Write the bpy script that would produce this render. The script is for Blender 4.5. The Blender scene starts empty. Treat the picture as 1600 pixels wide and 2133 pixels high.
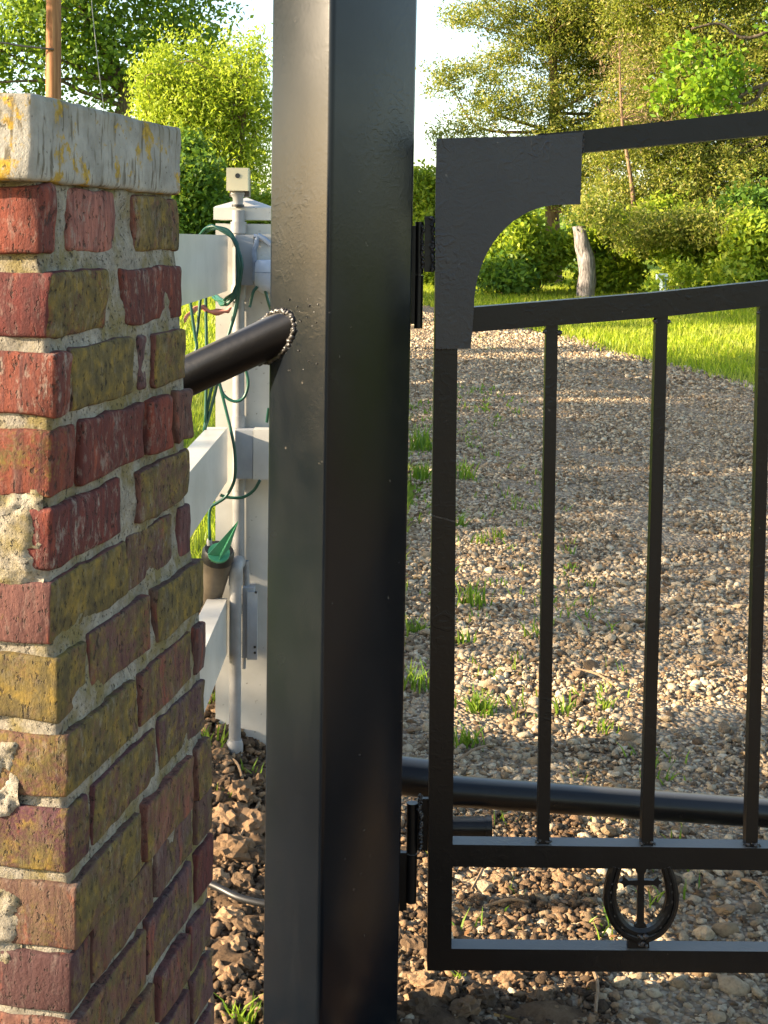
import bpy, bmesh, math, random
import numpy as np
from mathutils import Vector, Matrix, noise

R = math.radians
rng = np.random.default_rng(7)
random.seed(7)
scene = bpy.context.scene
COL = scene.collection

# ------------------------------------------------------------------ camera
F, CX, CY = 2800.0, 800.0, 760.0          # focal length and principal point, in photo pixels
H = 1.28                                   # eye height
PITCH, ROLL = R(5.3), 0.012
CAM = Vector((0, 0, H))
_fw = Vector((0, math.cos(PITCH), -math.sin(PITCH)))
_up0 = Vector((0, math.sin(PITCH), math.cos(PITCH)))
_r0 = Vector((1, 0, 0))
C_R = _r0 * math.cos(ROLL) + _up0 * math.sin(ROLL)
C_U = _up0 * math.cos(ROLL) - _r0 * math.sin(ROLL)
cd = bpy.data.cameras.new('camera')
cam = bpy.data.objects.new('camera', cd)
COL.objects.link(cam)
cam.matrix_world = Matrix(((C_R.x, C_U.x, -_fw.x, 0), (C_R.y, C_U.y, -_fw.y, 0), (C_R.z, C_U.z, -_fw.z, H), (0, 0, 0, 1)))
cd.sensor_fit = 'VERTICAL'
cd.sensor_height = 24.0
cd.lens = F / 2133 * 24
cd.shift_y = -(1066.5 - CY) / 2133
cd.clip_start = 0.05
cd.clip_end = 2000
scene.camera = cam

# ------------------------------------------------------------------ light
SUN_EL = R(19)
SUN_AZ = math.atan2(-0.97, -0.20)          # compass angle from +Y towards +X
SUN = Vector((math.sin(SUN_AZ) * math.cos(SUN_EL), math.cos(SUN_AZ) * math.cos(SUN_EL), math.sin(SUN_EL)))
world = bpy.data.worlds.new('World')
scene.world = world
world.use_nodes = True
wn = world.node_tree
bg = wn.nodes['Background']
sky = wn.nodes.new('ShaderNodeTexSky')
sky.sky_type = 'NISHITA'
sky.sun_disc = False
sky.sun_elevation = SUN_EL
sky.sun_rotation = SUN_AZ % (2 * math.pi)
sky.dust_density = 1.2
sky.ozone_density = 0.5
wn.links.new(sky.outputs[0], bg.inputs[0])
bg.inputs[1].default_value = 0.105
sd = bpy.data.lights.new('sun', 'SUN')
sd.energy = 5.0
sd.angle = R(0.53)
sd.color = (1.0, 0.81, 0.58)
sun = bpy.data.objects.new('sun', sd)
COL.objects.link(sun)
sun.rotation_euler = (-SUN).to_track_quat('-Z', 'Y').to_euler()
sun.location = (-6, -1, 8)
scene.view_settings.view_transform = 'Standard'
scene.view_settings.look = 'None'
scene.view_settings.gamma = 1
scene.view_settings.exposure = 2.15
scene.view_settings.use_curve_mapping = False
scene.render.engine = 'CYCLES'
scene.cycles.max_bounces = 6
scene.cycles.use_denoising = True

# ------------------------------------------------------------------ pixel -> place
def ray(px, py):
    return C_R * ((px - CX) / F) - C_U * ((py - CY) / F) + _fw

def at(px, py, Y):
    d = ray(px, py)
    return CAM + d * (Y / d.y)

def sm(t):
    t = np.clip(t, 0, 1)
    return t * t * (3 - 2 * t)

def g(x, y):
    x = np.asarray(x, float); y = np.asarray(y, float)
    z = 0.0225 * np.clip(y - 8, 0, 34)
    z = z + 0.2 * sm((-0.08 - x) / 0.35) * sm((y - 2.38) / 1.0) * (1 - 0.55 * sm((y - 5) / 6))
    z = z + 0.012 * np.sin(x * 1.9 + 0.6 * y) * np.sin(y * 1.3 + 1) + 0.006 * np.sin(x * 5.1 + 2) * np.sin(y * 4.3)
    return z

def gz(x, y):
    return float(g(x, y))

def ground(px, py):
    d = ray(px, py); Y = 0.8; prev = None
    while Y < 90:
        p = CAM + d * (Y / d.y)
        if p.z < gz(p.x, p.y):
            lo, hi = prev, Y
            for _ in range(25):
                m = (lo + hi) / 2; p = CAM + d * (m / d.y)
                if p.z < gz(p.x, p.y): hi = m
                else: lo = m
            return CAM + d * (hi / d.y)
        prev = Y; Y *= 1.02
    return CAM + d * (60 / d.y)

# ------------------------------------------------------------------ object helpers
def link(o, parent=None):
    COL.objects.link(o)
    if parent is not None:
        o.parent = parent
        o.matrix_parent_inverse = Matrix.Identity(4)
        o.location = Vector(o.location) - world_loc(parent)
    return o

def world_loc(o):
    v = Vector(o.location)
    while o.parent is not None:
        o = o.parent; v += Vector(o.location)
    return v

def tag(o, label=None, cat=None, group=None, kind=None):
    if label: o['label'] = label
    if cat: o['category'] = cat
    if group: o['group'] = group
    if kind: o['kind'] = kind
    return o

def empty(name, loc, label, cat, group=None):
    o = bpy.data.objects.new(name, None)
    o.empty_display_size = 0.1
    o.location = loc
    COL.objects.link(o)
    return tag(o, label, cat, group)

def from_np(name, V, Fc, mat, parent=None, smooth=False, loc=(0, 0, 0)):
    """V (n,3) array of world points, Fc (m,k) array of faces, k constant"""
    V = np.asarray(V, np.float32) - np.asarray(loc, np.float32); Fc = np.asarray(Fc, np.int32)
    me = bpy.data.meshes.new(name)
    n, m, k = len(V), len(Fc), Fc.shape[1]
    me.vertices.add(n); me.vertices.foreach_set('co', V.ravel())
    me.loops.add(m * k); me.loops.foreach_set('vertex_index', Fc.ravel())
    me.polygons.add(m)
    me.polygons.foreach_set('loop_start', np.arange(0, m * k, k, dtype=np.int32))
    me.polygons.foreach_set('loop_total', np.full(m, k, np.int32))
    if smooth: me.polygons.foreach_set('use_smooth', np.ones(m, bool))
    me.update(calc_edges=True); me.validate()
    if mat: me.materials.append(mat)
    o = bpy.data.objects.new(name, me)
    o.location = loc
    return link(o, parent)

def from_bm(name, bm, mat, parent=None, smooth=False, loc=(0, 0, 0), bevel=0.0, segs=2):
    if bevel:
        bmesh.ops.bevel(bm, geom=[e for e in bm.edges if e.calc_face_angle(0) > 0.5], offset=bevel, segments=segs, profile=0.5, affect='EDGES')
    bmesh.ops.recalc_face_normals(bm, faces=bm.faces)
    L = Vector(loc)
    for v in bm.verts: v.co -= L
    me = bpy.data.meshes.new(name)
    bm.to_mesh(me); bm.free()
    if smooth:
        for p in me.polygons: p.use_smooth = True
    me.materials.append(mat)
    o = bpy.data.objects.new(name, me)
    o.location = loc
    return link(o, parent)

def box_bm(lo, hi, bm=None):
    bm = bm or bmesh.new()
    vs = [bm.verts.new((x, y, z)) for x in (lo[0], hi[0]) for y in (lo[1], hi[1]) for z in (lo[2], hi[2])]
    for f in ((0, 1, 3, 2), (4, 6, 7, 5), (0, 4, 5, 1), (2, 3, 7, 6), (0, 2, 6, 4), (1, 5, 7, 3)):
        bm.faces.new([vs[i] for i in f])
    return bm

def prism_bm(front, back, bm=None):
    """closed prism between two equally long loops of points"""
    bm = bm or bmesh.new()
    a = [bm.verts.new(p) for p in front]; b = [bm.verts.new(p) for p in back]
    n = len(a)
    bm.faces.new(a); bm.faces.new(b[::-1])
    for i in range(n):
        bm.faces.new((a[i], b[i], b[(i + 1) % n], a[(i + 1) % n]))
    return bm

def smooth_path(pts, n=6):
    """Catmull-Rom through points"""
    P = [Vector(p) for p in pts]
    if len(P) < 3: return P
    Q = [P[0] * 2 - P[1]] + P + [P[-1] * 2 - P[-2]]
    out = []
    for i in range(1, len(Q) - 2):
        p0, p1, p2, p3 = Q[i - 1:i + 3]
        for k in range(n):
            t = k / n
            out.append(0.5 * ((2 * p1) + (p2 - p0) * t + (2 * p0 - 5 * p1 + 4 * p2 - p3) * t * t + (3 * p1 - p0 - 3 * p2 + p3) * t ** 3))
    out.append(P[-1])
    return out

def tube_arr(path, rad, seg=10, cap=True):
    P = [Vector(p) for p in path]
    n = len(P)
    rads = [rad] * n if not hasattr(rad, '__len__') else list(rad)
    V, Fc = [], []
    ref = None
    for i, p in enumerate(P):
        t = (P[min(i + 1, n - 1)] - P[max(i - 1, 0)]).normalized()
        if ref is None:
            ref = Vector((0, 0, 1)) if abs(t.z) < 0.9 else Vector((1, 0, 0))
        u = (ref - t * ref.dot(t)).normalized(); ref = u
        w = t.cross(u)
        for k in range(seg):
            a = 2 * math.pi * k / seg
            V.append(p + (u * math.cos(a) + w * math.sin(a)) * rads[i])
    for i in range(n - 1):
        for k in range(seg):
            k2 = (k + 1) % seg
            Fc.append((i * seg + k, i * seg + k2, (i + 1) * seg + k2, (i + 1) * seg + k))
    if cap:
        for base, end in ((0, 0), ((n - 1) * seg, n - 1)):
            c = len(V); V.append(P[end])
            for k in range(seg):
                Fc.append((base + k, base + (k + 1) % seg, c, c))
    return V, Fc

class Soup:
    def __init__(s): s.V, s.F, s.n = [], [], 0
    def add(s, V, Fc):
        s.F += [tuple(i + s.n for i in f) for f in Fc]; s.V += [tuple(v) for v in V]; s.n += len(V)
    def tube(s, path, rad, seg=10): s.add(*tube_arr(path, rad, seg))
    def build(s, name, mat, parent=None, smooth=True, loc=(0, 0, 0)):
        me = bpy.data.meshes.new(name)
        L = Vector(loc)
        me.from_pydata([Vector(v) - L for v in s.V], [], [tuple(dict.fromkeys(f)) for f in s.F])
        if smooth:
            for p in me.polygons: p.use_smooth = True
        me.materials.append(mat)
        o = bpy.data.objects.new(name, me); o.location = loc
        return link(o, parent)

def tube(name, path, rad, mat, parent=None, seg=16, loc=None, flat_caps=True):
    s = Soup(); s.tube(path, rad, seg)
    o = s.build(name, mat, parent, True, loc if loc is not None else tuple(path[0]))
    o.data.set_sharp_from_angle(angle=R(40))
    return o

# ------------------------------------------------------------------ materials
class NT:
    def __init__(s, name):
        s.m = bpy.data.materials.new(name); s.m.use_nodes = True
        s.t = s.m.node_tree; s.b = s.t.nodes['Principled BSDF']; s.out = s.t.nodes['Material Output']
    def n(s, typ, **kw):
        nd = s.t.nodes.new('ShaderNode' + typ)
        for k, v in kw.items():
            if hasattr(nd, k): setattr(nd, k, v)
            else: nd.inputs[k.replace('_', ' ')].default_value = v
        return nd
    def l(s, a, b): s.t.links.new(a, b)
    def noise(s, vec, scale, detail=4, rough=0.6, dist=0.0):
        nd = s.n('TexNoise'); nd.inputs['Scale'].default_value = scale; nd.inputs['Detail'].default_value = detail
        nd.inputs['Roughness'].default_value = rough; nd.inputs['Distortion'].default_value = dist
        if vec is not None: s.l(vec, nd.inputs['Vector'])
        return nd.outputs['Fac']
    def ramp(s, fac, stops, interp='LINEAR'):
        r = s.n('ValToRGB'); e = r.color_ramp; e.interpolation = interp
        while len(e.elements) < len(stops): e.elements.new(0.5)
        for el, (p, c) in zip(e.elements, stops):
            el.position = p
            el.color = (c, c, c, 1) if not hasattr(c, '__len__') else (*c, 1)
        s.l(fac, r.inputs[0])
        return r.outputs['Color']
    def mix(s, fac, a, b, mode='MIX'):
        m = s.n('Mix'); m.data_type = 'RGBA'; m.blend_type = mode
        for sock, v in ((m.inputs[0], fac), (m.inputs[6], a), (m.inputs[7], b)):
            if isinstance(v, (int, float)): sock.default_value = v
            elif isinstance(v, tuple): sock.default_value = (*v, 1)
            else: s.l(v, sock)
        return m.outputs[2]
    def math(s, op, a, b=None):
        m = s.n('Math'); m.operation = op
        for sock, v in ((m.inputs[0], a), (m.inputs[1], b)):
            if v is None: continue
            if isinstance(v, (int, float)): sock.default_value = v
            else: s.l(v, sock)
        return m.outputs[0]
    def obj(s): return s.n('TexCoord').outputs['Object']
    def pos(s): return s.n('NewGeometry').outputs['Position']
    def island(s): return s.n('NewGeometry').outputs['Random Per Island']
    def orand(s): return s.n('ObjectInfo').outputs['Random']
    def scaled(s, vec, sc):
        m = s.n('Mapping'); m.inputs['Scale'].default_value = sc; s.l(vec, m.inputs['Vector']); return m.outputs[0]
    def shifted(s, vec, rnd, amt=30.0):
        m = s.n('VectorMath'); m.operation = 'ADD'
        cmb = s.n('CombineXYZ'); k = s.math('MULTIPLY', rnd, amt)
        s.l(k, cmb.inputs[0]); s.l(s.math('MULTIPLY', rnd, amt * 1.7), cmb.inputs[1]); s.l(k, cmb.inputs[2])
        s.l(vec, m.inputs[0]); s.l(cmb.outputs[0], m.inputs[1]); return m.outputs[0]
    def bump(s, h, strength=0.3, dist=0.01, prev=None):
        b = s.n('Bump'); b.inputs['Strength'].default_value = strength; b.inputs['Distance'].default_value = dist
        s.l(h, b.inputs['Height'])
        if prev is not None: s.l(prev, b.inputs['Normal'])
        return b.outputs[0]
    def done(s, col=None, rough=None, normal=None, spec=None):
        if col is not None:
            if isinstance(col, tuple): s.b.inputs['Base Color'].default_value = (*col, 1)
            else: s.l(col, s.b.inputs['Base Color'])
        if rough is not None:
            if isinstance(rough, (int, float)): s.b.inputs['Roughness'].default_value = rough
            else: s.l(rough, s.b.inputs['Roughness'])
        if normal is not None: s.l(normal, s.b.inputs['Normal'])
        if spec is not None: s.b.inputs['Specular IOR Level'].default_value = spec
        return s.m

def simple(name, col, rough=0.6, var=0.15, scale=12, bump=0.0, bscale=200, spec=None):
    t = NT(name); v = t.obj()
    dark = tuple(c * (1 - var) for c in col); lite = tuple(min(1, c * (1 + var)) for c in col)
    c = t.ramp(t.noise(v, scale, 5), [(0.3, dark), (0.7, lite)])
    nrm = t.bump(t.noise(v, bscale, 3), bump, 0.002) if bump else None
    return t.done(c, rough, nrm, spec)

def black_paint(name, rough, bumpy=0.25, warm=0.0, spec=0.4, top_sheen_dust=0.55, k=(1, 1, 1)):
    t = NT(name); v = t.obj()
    n1 = t.noise(v, 3, 4); n2 = t.noise(v, 170, 3, 0.6)
    col = t.ramp(n1, [(0.3, (0.0028 * k[0] + warm, 0.0028 * k[1] + warm * .8, 0.0033 * k[2])), (0.75, (0.0046 * k[0] + warm, 0.0046 * k[1] + warm * .75, 0.0052 * k[2]))])
    speck = t.ramp(t.noise(v, 75, 2), [(0.74, 0.0), (0.78, 1.0)])
    col = t.mix(t.math('MULTIPLY', speck, 0.22), col, (0.25, 0.22, 0.18))
    patch = t.ramp(t.noise(v, 6, 3), [(0.45, 0.15), (0.65, 1.0)])
    grime = t.ramp(t.noise(t.scaled(v, (14, 14, 3)), 1.0, 6, 0.7), [(0.52, 0.0), (0.75, 0.014)])
    col = t.mix(grime, col, (0.20, 0.20, 0.20))
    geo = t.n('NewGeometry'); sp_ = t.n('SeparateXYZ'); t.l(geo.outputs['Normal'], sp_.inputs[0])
    col = t.mix(t.ramp(sp_.outputs[2], [(0.75, 0.0), (0.98, top_sheen_dust)]), col, (0.20, 0.19, 0.17))  # upward faces paler: sky sheen put into the colour along with dust
    worm = t.ramp(t.noise(v, 55, 2, 0.5, 1.5), [(0.5, 0.0), (0.62, 1.0)])
    hgt = t.math('ADD', t.math('MULTIPLY', n2, 0.35), t.math('MULTIPLY', worm, t.math('MULTIPLY', patch, 0.5)))
    return t.done(col, t.ramp(t.noise(v, 9, 4), [(0.3, rough - .04), (0.7, rough + .05)]), t.bump(hgt, bumpy, 0.0015), spec)

M = {}
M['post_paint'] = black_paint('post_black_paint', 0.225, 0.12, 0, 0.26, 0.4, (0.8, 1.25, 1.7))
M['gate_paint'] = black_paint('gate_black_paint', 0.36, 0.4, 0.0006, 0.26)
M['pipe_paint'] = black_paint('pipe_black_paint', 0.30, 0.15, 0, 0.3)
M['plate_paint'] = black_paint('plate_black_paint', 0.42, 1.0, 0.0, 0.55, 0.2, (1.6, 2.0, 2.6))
M['weld'] = simple('weld_bead_metal', (0.022, 0.020, 0.019), 0.36, 0.85, 160, 0.8, 200)

def brick_mat():
    t = NT('old_lichened_brick'); rnd = t.orand()
    v = t.shifted(t.obj(), rnd)
    oc = t.n('ObjectInfo').outputs['Color']
    streak = t.noise(t.scaled(v, (60, 60, 9)), 1.6, 5, 0.65, 0.6)
    col = t.mix(t.ramp(streak, [(0.35, 0.0), (0.65, 0.85)]), oc, (0.050, 0.020, 0.019))
    bright = t.ramp(t.noise(t.scaled(v, (50, 50, 12)), 1.1, 4), [(0.58, 0.0), (0.72, 0.55)])
    col = t.mix(bright, col, (0.28, 0.068, 0.032))
    # lichen: amount differs between the shaded side and the front of each brick
    geo = t.n('NewGeometry'); sep = t.n('SeparateXYZ'); t.l(geo.outputs['Normal'], sep.inputs[0])
    side = t.ramp(sep.outputs[0], [(0.3, 0.0), (0.6, 1.0)])
    af = t.n('Attribute'); af.attribute_type = 'OBJECT'; af.attribute_name = 'lichen_front'
    asd = t.n('Attribute'); asd.attribute_type = 'OBJECT'; asd.attribute_name = 'lichen_side'
    amt = t.math('ADD', t.math('MULTIPLY', asd.outputs['Fac'], side), t.math('MULTIPLY', af.outputs['Fac'], t.math('SUBTRACT', 1.0, side)))
    fine = t.noise(v, 230, 4, 0.7); broad = t.noise(v, 28, 4, 0.6)
    f2 = t.math('ADD', t.math('MULTIPLY', fine, 0.55), t.math('MULTIPLY', broad, 0.75))
    th = t.math('SUBTRACT', t.math('ADD', f2, amt), 1.10)
    lm = t.ramp(t.math('MULTIPLY', th, 5.0), [(0.0, 0.0), (1.0, 0.92)])
    lc = t.ramp(t.noise(v, 60, 4), [(0.3, (0.048, 0.039, 0.018)), (0.5, (0.098, 0.074, 0.022)), (0.72, (0.20, 0.132, 0.022))])
    col = t.mix(lm, col, lc)
    # mortar smears and pale bloom
    smear = t.ramp(t.noise(t.scaled(v, (75, 75, 34)), 1.3, 6, 0.75), [(0.53, 0.0), (0.68, 0.8)])
    at_ = t.n('Attribute'); at_.attribute_type = 'OBJECT'; at_.attribute_name = 'smear'
    col = t.mix(t.math('MULTIPLY', smear, at_.outputs['Fac']), col, (0.24, 0.21, 0.17))
    pits = t.ramp(t.noise(t.scaled(v, (1, 1, .6)), 190, 3, .6), [(0.33, 1.0), (0.41, 0.0)])
    col = t.mix(t.math('MULTIPLY', pits, 0.75), col, (0.022, 0.016, 0.012))
    hgt = t.math('ADD', t.math('MULTIPLY', fine, 0.6), t.math('SUBTRACT', t.math('MULTIPLY', streak, 0.6), t.math('MULTIPLY', pits, 0.8)))
    return t.done(col, 0.88, t.bump(hgt, 0.75, 0.0025), 0.25)
M['brick'] = brick_mat()

def mortar_mat(name='old_mortar', k=1.0):
    t = NT(name); v = t.obj()
    c = t.ramp(t.noise(v, 45, 6, 0.7), [(0.28, (0.12 * k, 0.105 * k, 0.08 * k)), (0.5, (0.235 * k, 0.21 * k, 0.165 * k)), (0.75, (0.36 * k, 0.33 * k, 0.265 * k))])
    lm = t.ramp(t.noise(v, 20, 5, 0.65), [(0.46, 0.0), (0.62, 0.85)])
    c = t.mix(lm, c, (0.16, 0.125, 0.04))
    pits = t.ramp(t.noise(v, 240, 2), [(0.32, 1.0), (0.4, 0.0)])
    c = t.mix(t.math('MULTIPLY', pits, 0.8), c, (0.05, 0.045, 0.035))
    h = t.math('SUBTRACT', t.noise(v, 180, 5, 0.75), t.math('MULTIPLY', pits, 0.6))
    return t.done(c, 0.95, t.bump(h, 0.9, 0.004), 0.2)
M['mortar'] = mortar_mat()
M['mortar_pale'] = mortar_mat('pale_mortar', 1.1)

def cap_mat():
    t = NT('weathered_concrete_cap'); v = t.obj()
    c = t.ramp(t.noise(v, 22, 6, 0.65), [(0.3, (0.17, 0.16, 0.135)), (0.55, (0.27, 0.26, 0.225)), (0.8, (0.36, 0.345, 0.30))])
    drip = t.noise(t.scaled(v, (120, 120, 20)), 1.0, 3, 0.6)
    c = t.mix(t.ramp(drip, [(0.55, 0.0), (0.64, 0.8)]), c, (0.075, 0.06, 0.035))
    sepn = t.n('SeparateXYZ'); t.l(v, sepn.inputs[0])
    topd = t.ramp(t.math('ADD', t.math('MULTIPLY', sepn.outputs[2], 11.0), t.noise(t.scaled(v, (30, 30, 6)), 1, 4)), [(0.62, 0.0), (1.0, 0.5)])
    c = t.mix(topd, c, (0.12, 0.10, 0.05))
    lmn = t.math('ADD', t.noise(v, 26, 5, 0.7), t.ramp(t.noise(v, 5, 2), [(0.3, -0.12), (0.7, 0.12)]))
    geo = t.n('NewGeometry'); sep = t.n('SeparateXYZ'); t.l(geo.outputs['Normal'], sep.inputs[0])
    side = t.ramp(sep.outputs[0], [(0.2, 0.08), (0.6, -0.03)])
    lm = t.ramp(t.math('ADD', lmn, side), [(0.62, 0.0), (0.68, 0.9)])
    c = t.mix(lm, c, t.ramp(t.noise(v, 120, 3), [(0.3, (0.16, 0.10, 0.015)), (0.7, (0.42, 0.27, 0.02))]))
    pit = t.ramp(t.noise(v, 150, 2), [(0.28, 1.0), (0.34, 0.0)])
    c = t.mix(t.math('MULTIPLY', pit, 0.7), c, (0.06, 0.05, 0.03))
    return t.done(c, 0.92, t.bump(t.math('SUBTRACT', t.noise(v, 140, 5, 0.7), t.math('MULTIPLY', pit, 0.5)), 0.55, 0.003), 0.2)
M['cap'] = cap_mat()

def vinyl_mat():
    t = NT('white_vinyl'); v = t.obj()
    c = t.ramp(t.noise(v, 9, 5), [(0.3, (0.40, 0.385, 0.34)), (0.7, (0.52, 0.505, 0.455))])
    sp = t.ramp(t.noise(v, 95, 2, 0.5), [(0.70, 0.0), (0.76, 0.75)])
    c = t.mix(sp, c, (0.16, 0.14, 0.10))
    return t.done(c, 0.32, t.bump(t.noise(v, 40, 3), 0.08, 0.002))
M['vinyl'] = vinyl_mat()
M['conduit'] = simple('grey_conduit_plastic', (0.235, 0.23, 0.22), 0.5, 0.15, 30, 0.2, 150)
M['junction'] = simple('pale_grey_box_plastic', (0.27, 0.285, 0.295), 0.45, 0.1, 25, 0.1, 150)
M['latch'] = simple('blue_grey_bracket', (0.20, 0.24, 0.30), 0.45, 0.25, 40, 0.3, 90)
M['beige'] = simple('beige_plastic', (0.52, 0.47, 0.31), 0.45, 0.05, 20)
M['dark'] = simple('black_plastic', (0.012, 0.012, 0.012), 0.45, 0.3, 20)
M['brown_plastic'] = simple('faded_black_plastic', (0.10, 0.08, 0.055), 0.5, 0.3, 25, 0.2, 60)
M['cord'] = simple('green_cord_rubber', (0.005, 0.058, 0.036), 0.4, 0.25, 30)
M['green'] = simple('green_stake_plastic', (0.045, 0.22, 0.11), 0.4, 0.15, 30)
M['ribbon'] = simple('faded_pink_ribbon', (0.50, 0.20, 0.15), 0.6, 0.2, 40)
M['bulb'] = simple('white_lamp_plastic', (0.40, 0.44, 0.50), 0.35, 0.06, 20)
M['wood'] = None

def wood_pole():
    t = NT('pole_wood'); v = t.obj()
    n_ = t.noise(t.scaled(v, (25, 25, 1.2)), 1.0, 6, 0.65)
    c = t.ramp(n_, [(0.3, (0.13, 0.055, 0.025)), (0.5, (0.27, 0.125, 0.06)), (0.75, (0.38, 0.20, 0.10))])
    return t.done(c, 0.85, t.bump(n_, 0.6, 0.01), 0.2)
M['pole'] = wood_pole()

def bark(name, a, b, sc=(22, 22, 4)):
    t = NT(name); v = t.obj()
    n_ = t.noise(t.scaled(v, sc), 1.0, 6, 0.7)
    return t.done(t.ramp(n_, [(0.35, a), (0.65, b)]), 0.92, t.bump(n_, 0.9, 0.03), 0.15)
M['bark'] = bark('grey_brown_bark', (0.045, 0.032, 0.022), (0.17, 0.13, 0.09))
M['bark_pale'] = bark('cedar_bark', (0.10, 0.06, 0.035), (0.30, 0.20, 0.12))
M['snag'] = bark('silvered_dead_wood', (0.07, 0.06, 0.055), (0.34, 0.31, 0.29), (30, 30, 5))
M['twig'] = simple('dry_twig', (0.20, 0.13, 0.07), 0.85, 0.4, 60)

def leaf_mat(name, cols, trans=0.45, rough=0.5):
    t = NT(name); r = t.island()
    st = [(i / max(1, len(cols) - 1), c) for i, c in enumerate(cols)]
    col = t.ramp(r, st)
    if name == 'grass_blades':
        col = t.mix(t.ramp(t.noise(t.pos(), 1.1, 5, .7), [(.45, 0.0), (.68, .7)]), col, (0.36, 0.33, 0.09))
    tr = t.n('BsdfTranslucent'); ms = t.n('MixShader'); ms.inputs[0].default_value = trans
    t.l(t.mix(0.5, col, (0.30, 0.38, 0.02)), tr.inputs['Color'])
    t.l(t.b.outputs[0], ms.inputs[1]); t.l(tr.outputs[0], ms.inputs[2]); t.l(ms.outputs[0], t.out.inputs['Surface'])
    return t.done(col, rough, None, 0.3)
M['leaf_green'] = leaf_mat('broad_green_leaves', [(0.065, 0.13, 0.025), (0.115, 0.21, 0.03), (0.18, 0.29, 0.035), (0.27, 0.36, 0.04)], 0.55)
M['leaf_yellow'] = leaf_mat('yellow_green_leaves', [(0.26, 0.36, 0.03), (0.37, 0.46, 0.035), (0.48, 0.53, 0.06)], 0.55)
M['leaf_cedar'] = leaf_mat('olive_cedar_sprays', [(0.075, 0.10, 0.022), (0.165, 0.20, 0.03), (0.27, 0.28, 0.045), (0.40, 0.34, 0.09)], 0.45)
M['leaf_bright'] = leaf_mat('bright_oak_leaves', [(0.10, 0.21, 0.015), (0.17, 0.30, 0.015), (0.24, 0.36, 0.02)], 0.5)
M['leaf_shrub'] = leaf_mat('shrub_leaves', [(0.14, 0.24, 0.025), (0.26, 0.36, 0.03), (0.40, 0.45, 0.035)], 0.55)
M['leaf_dark'] = leaf_mat('dark_shrub_leaves', [(0.05, 0.11, 0.02), (0.09, 0.19, 0.025), (0.15, 0.26, 0.03)], 0.5)
M['leaf_dead'] = leaf_mat('dead_cedar_twigs', [(0.15, 0.09, 0.04), (0.24, 0.16, 0.08), (0.33, 0.24, 0.13)], 0.2)
M['grass'] = leaf_mat('grass_blades', [(0.17, 0.26, 0.012), (0.29, 0.39, 0.015), (0.40, 0.47, 0.02), (0.46, 0.46, 0.06)], 0.55)
M['weed'] = leaf_mat('weed_blades', [(0.07, 0.16, 0.02), (0.12, 0.23, 0.02), (0.22, 0.29, 0.03)], 0.45)

def lawn_mat():
    t = NT('lawn_ground'); v = t.pos()
    c = t.ramp(t.noise(v, 1.6, 6, 0.7), [(0.3, (0.11, 0.16, 0.015)), (0.55, (0.20, 0.27, 0.018)), (0.8, (0.29, 0.29, 0.045))])
    return t.done(c, 0.95, t.bump(t.noise(v, 30, 6, 0.8), 0.9, 0.05), 0.1)
M['lawn'] = lawn_mat()

def soil_mat():
    t = NT('clay_soil'); v = t.pos()
    c = t.ramp(t.noise(v, 14, 7, 0.75), [(0.3, (0.06, 0.04, 0.024)), (0.5, (0.16, 0.10, 0.056)), (0.75, (0.30, 0.195, 0.11))])
    return t.done(c, 0.97, t.bump(t.noise(v, 60, 8, 0.8), 1.0, 0.02), 0.15)
M['soil'] = soil_mat()

def gravel_base():
    t = NT('gravel_bed'); v = t.pos()
    vo = t.n('TexVoronoi'); vo.inputs['Scale'].default_value = 75; t.l(v, vo.inputs['Vector'])
    sp = t.n('SeparateColor'); t.l(vo.outputs['Color'], sp.inputs[0])
    c = t.ramp(sp.outputs[0], [(0.0, (0.15, 0.11, 0.075)), (0.4, (0.30, 0.222, 0.142)), (0.75, (0.39, 0.305, 0.205)), (1.0, (0.49, 0.40, 0.285))])
    c = t.mix(t.ramp(t.noise(v, 1.6, 5), [(0.45, 0.0), (0.7, 0.6)]), c, (0.16, 0.105, 0.06))
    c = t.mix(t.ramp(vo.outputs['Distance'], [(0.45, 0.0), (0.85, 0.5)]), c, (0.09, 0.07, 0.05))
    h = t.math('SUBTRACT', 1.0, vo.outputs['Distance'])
    return t.done(c, 0.95, t.bump(h, 1.0, 0.02), 0.15)
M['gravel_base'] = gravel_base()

def stone_mat(name, cols, use_obj=False):
    t = NT(name); r = t.orand() if use_obj else t.island()
    c = t.ramp(r, [(i / (len(cols) - 1), k) for i, k in enumerate(cols)])
    v = t.pos()
    c = t.mix(t.ramp(t.noise(v, 130, 4, 0.7), [(0.45, 0.0), (0.7, 0.5)]), c, (0.15, 0.105, 0.065))
    return t.done(c, 0.93, t.bump(t.noise(v, 210, 5, 0.75), 0.9, 0.006), 0.2)
G_COLS = [(0.09, 0.062, 0.04), (0.19, 0.14, 0.095), (0.28, 0.215, 0.145), (0.36, 0.292, 0.212), (0.42, 0.35, 0.265), (0.48, 0.415, 0.325), (0.58, 0.52, 0.43)]
G_COLS = [(min(.6, a * 1.04), b * 0.97, c * 0.82) for a, b, c in G_COLS]
M['stone'] = stone_mat('gravel_stones', G_COLS)
M['stone_one'] = stone_mat('gravel_stone_single', G_COLS, True)
C_COLS = [(0.03, 0.021, 0.014), (0.075, 0.048, 0.028), (0.15, 0.095, 0.053), (0.26, 0.16, 0.085), (0.36, 0.235, 0.13)]
M['clod'] = stone_mat('soil_clods', C_COLS)
M['clod_one'] = stone_mat('soil_clod_single', C_COLS[1:], True)
M['litter'] = leaf_mat('dry_leaf_litter', [(0.11, 0.055, 0.022), (0.22, 0.11, 0.045), (0.33, 0.19, 0.09)], 0.2)
M['wire'] = simple('dark_wire', (0.02, 0.018, 0.016), 0.5)
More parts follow.
